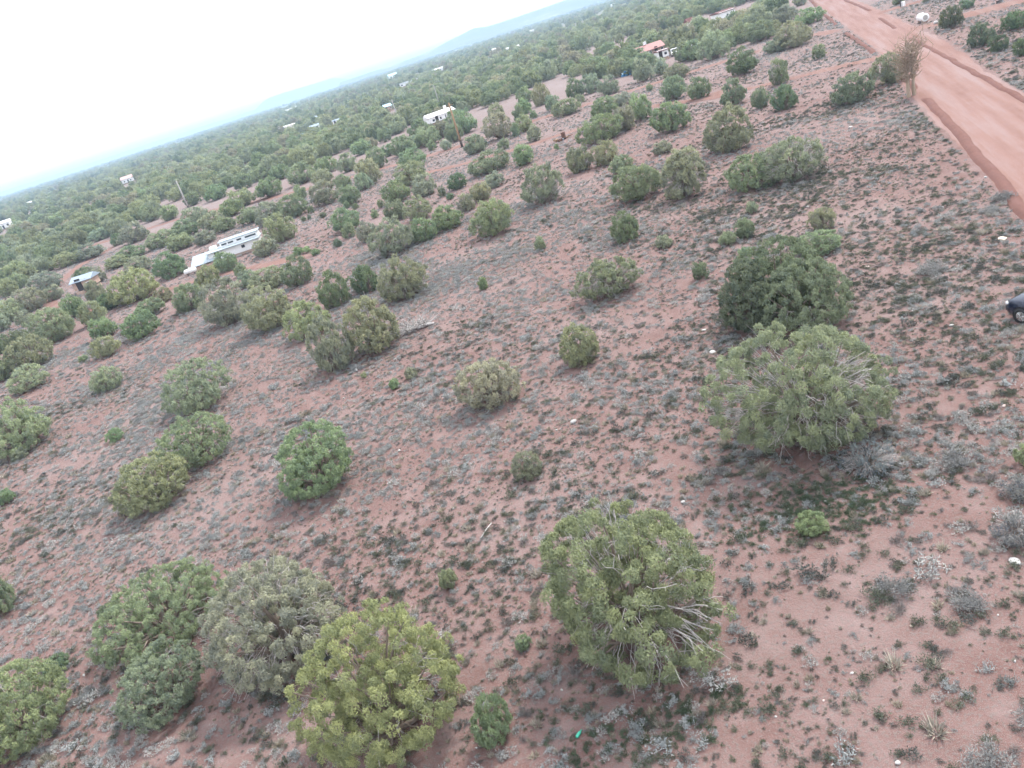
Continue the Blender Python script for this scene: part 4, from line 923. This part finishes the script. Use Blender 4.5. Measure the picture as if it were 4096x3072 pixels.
# dead tree by the road: two stripped trunks and brittle branches
t = thing('dead_tree', 'bare dead tree with tan stripped trunks standing at the road edge', 'tree', (50, 83.7, 0), .3); PLACED.append((50, 83.7, 1.6))
g = np.random.default_rng(5)
def deadtrunk(x, y, h, r, n=40, name='trunk'):
    zz = np.linspace(0, 1, 9); P = np.stack([x + np.cumsum(g.normal(0, .05, 9)), y + np.cumsum(g.normal(0, .05, 9)), zz * h], 1)[None]
    v1, f1 = tubes_np(P, (r * (1 - .75 * zz))[None], 8); o = link(bpy.data.objects.new(name, mesh_np(name, v1, 4, f1, M['deadwarm'], smooth=True)), t)
    bs = []; rs = []
    for k in range(n):
        q = P[0, g.integers(3, 9)]; a = g.uniform(0, 6.28); l = g.uniform(.6, 2.1); e = q + np.array([math.cos(a) * l * .75, math.sin(a) * l * .75, l * g.uniform(.3, 1.0)])
        tt = np.linspace(0, 1, 5)[:, None]; bs.append(q * (1 - tt) + e * tt + np.concatenate([np.zeros((1, 3)), g.normal(0, .06, (4, 3))])); rs.append(np.linspace(.055, .022, 5))
        for _ in range(3):
            q2 = bs[-1][g.integers(2, 5)] if len(bs) else q; e2 = q2 + g.normal(0, .4, 3) + [0, 0, .25]; bs.append(q2 * (1 - tt) + e2 * tt); rs.append(np.linspace(.028, .016, 5))
    v2, f2 = tubes_np(np.array(bs), np.array(rs), 4); link(bpy.data.objects.new('branches', mesh_np('branches', v2, 4, f2, M['deadwarm'])), o)['kind'] = 'stuff'
deadtrunk(.25, 0, 4.5, .20); deadtrunk(-.5, .1, 3.9, .22); deadtrunk(-.15, .4, 4.8, .13); deadtrunk(.5, .3, 3.7, .10, 12)
# fallen dead tree
t = thing('fallen_tree', 'fallen grey dead tree with a spray of bleached branches in the sage', 'dead tree', (-5.2, 59.3, 0), .2)
bs = []; rs = []; tt = np.linspace(0, 1, 6)[:, None]
for k in range(110):
    q = np.array([g.uniform(-1.6, .5), g.uniform(-.3, .3), .1]); e = q + np.array([g.normal(-.2, .8), g.normal(.1, .6), abs(g.normal(.55, .35))]); bs.append(q * (1 - tt) + e * tt + np.concatenate([np.zeros((1, 3)), g.normal(0, .05, (5, 3))])); rs.append(np.linspace(.04, .012, 6))
v2, f2 = tubes_np(np.array(bs), np.array(rs), 4); link(bpy.data.objects.new('branches', mesh_np('branches', v2, 4, f2, M['dead'])), t)['kind'] = 'stuff'
MB().tube([(-1.5, .1, .1), (-.5, 0, .2), (.3, -.1, .18), (.9, -.2, .08)], [.04, .08, .1, .11], 8).build('trunk', M['dead'], t, True)

# ---------------------------------------------------------------- scatter helpers
TP = np.array(TRACK_PTS); YD = np.array(YARDS)
def clear_of_tracks(x, y, m):
    ok = np.ones(len(x), bool)
    for i in range(0, len(TP), 400):
        q = TP[i:i + 400]; ok &= (((x[:, None] - q[:, 0]) ** 2 + (y[:, None] - q[:, 1]) ** 2) > (q[:, 2] + m) ** 2).all(1)
    return ok
def clear_of(x, y, arr, m, k=1.):
    ok = np.ones(len(x), bool)
    for i in range(0, len(arr), 300):
        q = arr[i:i + 300]; ok &= (((x[:, None] - q[:, 0]) ** 2 + (y[:, None] - q[:, 1]) ** 2) > (q[:, 2] * k + m) ** 2).all(1)
    return ok
def scatter(name, x, y, rot, scl, idx_, meshes, label, cat):
    """one object of instanced plants (geometry nodes)"""
    coll = bpy.data.collections.new(name + '_plants')
    for i, (me, col) in enumerate(meshes):
        me = me.copy(); me.materials.clear(); me.materials.append(leafmat(f'{name}_foliage_{i:02d}', .45 if name == 'far_woodland' else .2, (1.22, 1.2, .98) if name == 'far_woodland' else (1.25, 1.2, 1.15), col))
        o = bpy.data.objects.new(f'{name}_{i:02d}', me); o.color = (*col, 1); coll.objects.link(o)
    me = bpy.data.meshes.new(name); n = len(x); me.vertices.add(n); me.vertices.foreach_set('co', np.stack([x, y, np.zeros(n)], 1).astype(np.float32).ravel())
    a = me.attributes.new('rot', 'FLOAT', 'POINT'); a.data.foreach_set('value', rot.astype(np.float32))
    a = me.attributes.new('scl', 'FLOAT_VECTOR', 'POINT'); a.data.foreach_set('vector', scl.astype(np.float32).ravel())
    a = me.attributes.new('idx', 'INT', 'POINT'); a.data.foreach_set('value', idx_.astype(np.int32))
    ob = link(bpy.data.objects.new(name, me)); tag(ob, label, cat, kind='stuff')
    ng = bpy.data.node_groups.new(name, 'GeometryNodeTree'); ng.interface.new_socket('Geometry', in_out='INPUT', socket_type='NodeSocketGeometry'); ng.interface.new_socket('Geometry', in_out='OUTPUT', socket_type='NodeSocketGeometry')
    gi = ng.nodes.new('NodeGroupInput'); go = ng.nodes.new('NodeGroupOutput'); ci = ng.nodes.new('GeometryNodeCollectionInfo'); ci.inputs[0].default_value = coll; ci.inputs['Separate Children'].default_value = True; ci.inputs['Reset Children'].default_value = True
    ip = ng.nodes.new('GeometryNodeInstanceOnPoints'); ip.inputs['Pick Instance'].default_value = True
    def na(nm, typ): q = ng.nodes.new('GeometryNodeInputNamedAttribute'); q.data_type = typ; q.inputs['Name'].default_value = nm; return q.outputs['Attribute']
    cz = ng.nodes.new('ShaderNodeCombineXYZ'); ng.links.new(na('rot', 'FLOAT'), cz.inputs[2]); er = ng.nodes.new('FunctionNodeEulerToRotation'); ng.links.new(cz.outputs[0], er.inputs[0])
    ng.links.new(gi.outputs[0], ip.inputs['Points']); ng.links.new(ci.outputs[0], ip.inputs['Instance']); ng.links.new(na('idx', 'INT'), ip.inputs['Instance Index']); ng.links.new(er.outputs[0], ip.inputs['Rotation']); ng.links.new(na('scl', 'FLOAT_VECTOR'), ip.inputs['Scale']); ng.links.new(ip.outputs[0], go.inputs[0])
    md = ob.modifiers.new('scatter', 'NODES'); md.node_group = ng
    return ob

# ---------------------------------------------------------------- woodland beyond the field
LINE = [(-400, 150), (-130, 165), (-96, 172), (-86, 188), (-60, 185), (-41, 205), (-23, 212), (-2, 190), (27, 183), (56, 182), (75, 184), (97, 215), (150, 330), (200, 420), (300, 640)]
def wood_points(n, y0, y1, dens_noise):
    yy = np.sqrt(rng.uniform(y0 ** 2, y1 ** 2, n)); az = rng.uniform(math.radians(-46), math.radians(46), n); x = np.sin(az) * yy; y = np.cos(az) * yy
    ok = (y > np.interp(x, [p[0] for p in LINE], [p[1] for p in LINE]) + 3) & (rng.random(n) < np.clip((vnoise(x, y, dens_noise) - .3) * 2.8, .04, 1))
    return x[ok], y[ok]
xs, ys = [], []
for n, a, b in ((5200, 150, 420), (9500, 420, 900), (14000, 900, 1900), (9000, 1900, 4200)):
    x, y = wood_points(n, a, b, 34 if b < 1000 else 120); xs.append(x); ys.append(y)
x = np.concatenate(xs); y = np.concatenate(ys)
ok = clear_of_tracks(x, y, 2.2) & clear_of(x, y, np.array(PLACED), 1.2, .9)
# homesteads keep an open yard on the side they face
ok &= clear_of(x, y, YD, 2.); front = YD.copy(); front[:, 1] -= YD[:, 2] * 1.7; front[:, 2] *= .95; ok &= clear_of(x, y, front[front[:, 1] > 300], 1.)
for hx, hy, hr in YD[YD[:, 1] > 190]:      # the lane or cleared strip in front of each homestead
    dd = math.hypot(hx, hy); al = 1 - (x * hx + y * hy) / dd ** 2; pe = np.abs(x * hy - y * hx) / dd
    ok &= ~((al > 0) & (al < (.17 if hy > 300 else .10)) & (pe < hr * .75 + 1.) & (rng.random(len(x)) < .88))
x, y = x[ok], y[ok]
o_ = np.argsort(x * x + y * y); x, y = x[o_], y[o_]
far = np.hypot(x, y); keepn = np.ones(len(x), bool)
# thin out crowns that would overlap completely
cell = {}
for i in range(len(x)):
    s = 4.3 if far[i] < 1000 else 6.
    key = (int(x[i] // s), int(y[i] // s))
    if key in cell: keepn[i] = False
    else: cell[key] = 1
x, y, far = x[keepn], y[keepn], far[keepn]
WK = ['g', 'o', 'p', 'd', 'g', 'o', 's', 'p']
nind = 300 - idx; infr = [i for i in range(len(x)) if 0 < screen(x[i], y[i], 1.5)[0] < 1 and 0 < screen(x[i], y[i], 1.5)[1] < 1][:max(nind, 0)]
LBL = {'g': 'green juniper in the dense woodland behind the named homes, like its neighbours', 'o': 'olive juniper in the dense woodland behind the named homes, like its neighbours', 'p': 'grey-green juniper in the dense woodland behind the named homes, like its neighbours', 'd': 'dark green juniper in the dense woodland behind the named homes, like its neighbours', 's': 'half-bare juniper in the dense woodland behind the named homes, like its neighbours'}
for n_, i in enumerate(infr):
    k = WK[int(rng.integers(len(WK)))]; W_ = rng.uniform(3.4, 6.2); plant(x[i], y[i], W_, W_ * rng.uniform(.65, .9), k, LBL[k].replace('named homes', 'open field'), k + ' woodland junipers beyond the field', idx + n_)
rest = np.setdiff1d(np.arange(len(x)), infr); x, y, far = x[rest], y[rest], far[rest]
WM = []
for tier in (1, 2):
    for j, k in enumerate(['g', 'o', 'p', 'd', 'g', 'o', 's', 'p', 'w2']):
        c, tr, tw = proto(k, tier, j % 3); WM.append((c, KIND[k][0]))
idw = rng.integers(0, 9, len(x)) + np.where(far < 420, 0, 9); Ws = rng.uniform(.95, 1.8, len(x)) * np.where(far > 1900, 1.9, np.where(far > 900, 1.25, 1.)); scl = np.stack([Ws, Ws * rng.uniform(.85, 1.15, len(x)), Ws * rng.uniform(.8, 1.25, len(x)) / np.where(far > 1900, 1.5, 1.)], 1)
scatter('far_woodland', x, y, rng.uniform(0, 6.28, len(x)), scl, idw, WM, 'dense juniper woodland covering the plain to the horizon', 'woodland')

# ---------------------------------------------------------------- low shrubs, sage and grass
def shrub_mesh(seed, kind, ntri, fine=1.):
    g = np.random.default_rng(seed)
    if kind == 'grass':
        n = ntri; a = g.uniform(0, 6.28, n); r = np.sqrt(g.random(n)) * .3; p = np.stack([np.cos(a) * r, np.sin(a) * r, np.zeros(n)], 1)
        d = np.stack([np.cos(a) * g.uniform(.1, .9, n), np.sin(a) * g.uniform(.1, .9, n), np.ones(n)], 1) + g.normal(0, .25, (n, 3)); d /= np.linalg.norm(d, axis=1, keepdims=True); L = g.uniform(.3, .7, (n, 1)); wd = .07
    else:
        n = ntri; nc = 12; cc = g.normal(size=(nc, 3)) * np.array([.21, .21, .08]) + np.array([0, 0, .2]); cc[:, 2] = np.clip(cc[:, 2], .08, .4); which = g.integers(0, nc, n)
        e = g.normal(size=(n, 3)); e /= np.linalg.norm(e, axis=1, keepdims=True); p = cc[which] + e * g.uniform(.04, .2, (n, 1)); p[:, 2] = np.abs(p[:, 2])
        d = e * .8 + np.array([0, 0, .55]) + g.normal(0, .4, (n, 3)); d /= np.linalg.norm(d, axis=1, keepdims=True); L = g.uniform(.08, .16, (n, 1)); wd = .062
        if kind == 'sage': L *= 1.1
        if kind == 'twig': wd = .028; L = L * 2.2; p *= np.array([1, 1, .6])
    wd = wd * fine; L = L * fine
    s = np.cross(d, g.normal(size=(n, 3))); s /= np.linalg.norm(s, axis=1, keepdims=True)
    V = np.stack([p - s * wd / 2, p + s * wd / 2, p + d * L], 1).reshape(-1, 3); V[:, 2] = np.maximum(V[:, 2], .0)
    return mesh_np('clump', V, 3, np.arange(len(V)), M['sage'], np.clip(g.normal(.5, .25, n), 0, 1))
SK = [('dark', (.112, .126, .098)), ('dark', (.108, .116, .108)), ('dark', (.130, .142, .108)), ('sage', (.33, .345, .345)), ('sage', (.285, .30, .30)), ('sage', (.37, .37, .36)), ('grass', (.33, .295, .235)), ('grass', (.36, .33, .28)), ('twig', (.20, .185, .18)), ('dark', (.085, .115, .075))]
SM = [(shrub_mesh(50 + i, k, 230 if k != 'grass' else 80), c) for i, (k, c) in enumerate(SK)]
def ground_plants(n, y0, y1):
    y = np.sqrt(rng.uniform(y0 ** 2, y1 ** 2, n)); x = rng.uniform(-.82, .74, n) * (y + 8)
    return x, y
xs, ys = [], []
for n, a, b in ((36000, 5, 45), (130000, 45, 95), (120000, 95, 185)):
    x, y = ground_plants(n, a, b); xs.append(x); ys.append(y)
x = np.concatenate(xs); y = np.concatenate(ys)
patch = vnoise(x, y, 9.) * .55 + vnoise(x + 40, y - 13, 3.2) * .45
left = np.clip((10 - x) / 45, 0, 1)
dens = np.clip((patch - .22) * 1.6, np.where(y < 42, .36, .2), 1) * np.where(y < 45, .9, .82)
ok = (rng.random(len(x)) < dens) & clear_of_tracks(x, y, .35)
x, y = x[ok], y[ok]; sagep = vnoise(x + 300, y + 100, 14.) * .7 + vnoise(x, y + 500, 4.) * .3 + .16 * np.clip((5 - x) / 30, -.5, 1) + .12 * np.clip((y - 30) / 40, -.6, 1)
u = rng.random(len(x)); typ = np.where(u < np.clip(sagep * 1.35 - .2, .15, .8), rng.integers(3, 6, len(x)), np.where(u > .74, np.where(u > .96, 8, rng.integers(6, 8, len(x))), rng.integers(0, 3, len(x))))
size = np.clip(rng.lognormal(-1.22, .36, len(x)), .15, .85) * np.where((typ == 6) | (typ == 7), .8, 1.) * np.where(typ == 8, 1.2, 1)
inn = (PL := np.array(PLACED)); under = ~clear_of(x, y, PL, -.2, .55)
ok = ~under; x, y, typ, size = x[ok], y[ok], typ[ok], size[ok]
wx = np.concatenate([9.3 + rng.normal(0, 1.7, 420), 1.0 + rng.normal(0, 1.9, 160)]); wy = np.concatenate([23.6 + rng.normal(0, .9, 420), 16.4 + rng.normal(0, .7, 160)])   # green weeds in the shade of the two largest junipers
tx_, ty_ = ground_plants(120000, 6, 75); okt = clear_of_tracks(tx_, ty_, .3) & (rng.random(len(tx_)) < np.clip(vnoise(tx_, ty_, 2.3) * 1.5 - .3, .1, 1)); tx_, ty_ = tx_[okt], ty_[okt]      # seedlings, dry tufts and litter between the clumps
tt_ = rng.choice([0, 1, 4, 5, 6, 7, 8, 8], len(tx_))
wx = np.concatenate([wx, tx_]); wy = np.concatenate([wy, ty_]); wt = np.concatenate([np.full(580, 9), tt_]); ws = np.concatenate([rng.uniform(.12, .34, 580), rng.uniform(.06, .17, len(tx_))])
x = np.concatenate([x, wx]); y = np.concatenate([y, wy]); typ = np.concatenate([typ, wt]); size = np.concatenate([size, ws])
rot = rng.uniform(0, 6.28, len(x)); scl = np.stack([size * rng.uniform(.85, 1.35, len(x)), size * rng.uniform(.7, 1.1, len(x)), size * rng.uniform(.6, 1.0, len(x))], 1)
sx, sy = screen(x, y); vis = (sx > .003) & (sx < .997) & (sy > .003) & (sy < .997); app = np.where(vis & clear_of(x, y + 0, np.column_stack([PL[:, 0], PL[:, 1] + PL[:, 2] * .9, PL[:, 2]]), .1, 1.), size / depth(x, y), 0) * (typ != 9)
big = np.argsort(-app)[:296]
SL = {'dark': ('low_shrub', 'low dark grey-green shrub', 'shrub', 'dark shrub clumps of the foreground'), 'sage': ('sagebrush', 'pale blue-grey sagebrush clump', 'shrub', 'pale sage clumps of the foreground'),
      'grass': ('grass_tuft', 'straw-coloured bunchgrass tuft', 'grass tuft', 'straw grass tufts of the foreground'), 'twig': ('twiggy_shrub', 'leafless brownish grey twiggy shrub', 'shrub', 'twiggy shrubs of the foreground')}
LM = [(1.2, 18.5, 'around the huge foreground juniper'), (-4.6, 16.5, 'around the yellow-green foreground juniper'), (10.2, 26.3, 'around the largest pale olive juniper'), (-9.7, 22, 'around the pale silvery juniper'), (-16, 24, 'around the wide bushy juniper at lower left'), (-10.7, 36.9, 'around the ball-like green juniper'), (8.3, 20.6, 'around the bush below the largest juniper'), (9.5, 13, 'towards the bottom right corner'), (6, 14, 'along the bottom edge, right of the middle'), (-18, 20.5, 'towards the lower left corner'), (15, 24, 'towards the right edge'), (-2, 27, 'in the open gap at the lower middle')]
for i in big:
    nm, lb, ct, gr = SL[SK[typ[i]][0]]; q = min(LM, key=lambda q: math.hypot(q[0] - x[i], q[1] - y[i])); lb = lb + ' ' + q[2]; gr = gr + ', ' + q[2]; o = link(bpy.data.objects.new(nm, SM[typ[i]][0])); o.location = (x[i], y[i], 0); o.rotation_euler = (0, 0, rot[i]); o.scale = scl[i]; o.color = (*SM[typ[i]][1], 1); tag(o, lb, ct, gr)
rest = np.setdiff1d(np.arange(len(x)), big)
scatter('ground_shrubs', x[rest], y[rest], rot[rest], scl[rest], typ[rest], SM, 'countless low sage, dark shrubs and grass tufts over the red soil', 'ground cover')

# larger grey brush clumps told apart at lower right and along the field
BR = [(9.8, 13.3, 1.5, 'broad grey brush clump near the bottom right corner'), (7.9, 12.6, 1.3, 'dark grey brush clump just left of the bottom right corner'), (10.6, 17.1, 1.3, 'pale grey brush clump with straw tips at lower right'), (9.2, 18.6, 1.4, 'straw and grey brush clump above the pale one at lower right'),
      (33.5, 47.0, 1.9, 'round straw-grey brush by the road edge'), (31.5, 45.5, 1.6, 'dark grey brush below the round straw one by the road'), (14.4, 23.6, 1.7, 'low silvery brush right of the largest pale juniper shade'), (24.0, 40.0, 2.0, 'long low grey-green brush left of the road, mid field')]
BRM = {'sage': [shrub_mesh(300 + q, 'sage', 1500, .45) for q in (0, 1)], 'twig': [shrub_mesh(310 + q, 'twig', 260, .5) for q in (0, 1)]}
for n_, (bx, by, bw, lb) in enumerate(BR):
    t = thing('grey_brush', lb, 'shrub', (bx, by, 0), n_ * 1.1, 'larger grey brush clumps')
    for nm, mk, c_, s_ in (('foliage', 'sage', (.25, .25, .245), 1.), ('twigs', 'twig', (.28, .265, .255), .9)):
        o = link(bpy.data.objects.new(nm, BRM[mk][n_ % 2]), t); o.scale = (bw * s_ * 1.1, bw * s_ * .8, bw * s_ * .62); o.color = (*c_, 1); o.location = (0, 0, .0)

# ---------------------------------------------------------------- white stones and litter
def stone_mesh(seed):
    bm = bmesh.new(); bmesh.ops.create_icosphere(bm, subdivisions=2, radius=.5); g = np.random.default_rng(seed); D_ = g.normal(size=(7, 3)); D_ /= np.linalg.norm(D_, axis=1, keepdims=True); off = g.uniform(.62, 1., 7)
    for q in bm.verts:
        n_ = np.array(q.co) * 2; k = 1.
        for dd, o_ in zip(D_, off):
            s = float(n_ @ dd)
            if s * k > o_: k = o_ / s
        q.co = Vector(n_ * .5 * k)
    me = bpy.data.meshes.new('stone'); bm.to_mesh(me); bm.free(); return me
SMESH = {}
for i, ln in enumerate(ROCKS.strip().splitlines()):
    a, lab = ln.split('|'); x_, y_, s_ = map(float, a.split()); mk = 'cream_rock' if ('cream' in lab or 'tan' in lab or 'ash' in lab) else ('pinkrock' if 'pink' in lab else 'rock')
    key = (i % 6, mk)
    if key not in SMESH:
        SMESH[key] = stone_mesh(i % 6 + 20); SMESH[key].materials.append(M[mk])
    flat = .28 if any(q in lab for q in ('slab', 'sheet', 'strip', 'debris', 'mound', 'flat')) else .62
    o = link(bpy.data.objects.new('white_stone' if mk == 'rock' else 'pale_stone', SMESH[key])); s_ = max(s_ * .8, .08); o.scale = (s_, s_ * .75, s_ * flat); o.location = (x_, y_, s_ * flat * .3); o.rotation_euler = (0, 0, i * 1.3); tag(o, lab, 'stone', 'pale stones and scraps')

# ---------------------------------------------------------------- haze: the air over the plain
hz = MB().box((0, 0, 42.5), (50000, 50000, 91)).build('haze', None); tag(hz, 'thin pale blue haze over the plain', 'haze', kind='stuff')
mt = bpy.data.materials.new('haze'); mt.use_nodes = True; nt = mt.node_tree; nt.nodes.clear(); o = N(nt, 'ShaderNodeOutputMaterial'); pv = N(nt, 'ShaderNodeVolumePrincipled')
pv.inputs['Color'].default_value = (.52, .70, .92, 1); pv.inputs['Density'].default_value = .00026; pv.inputs['Anisotropy'].default_value = 0.
nt.links.new(pv.outputs[0], o.inputs['Volume']); hz.data.materials.append(mt)
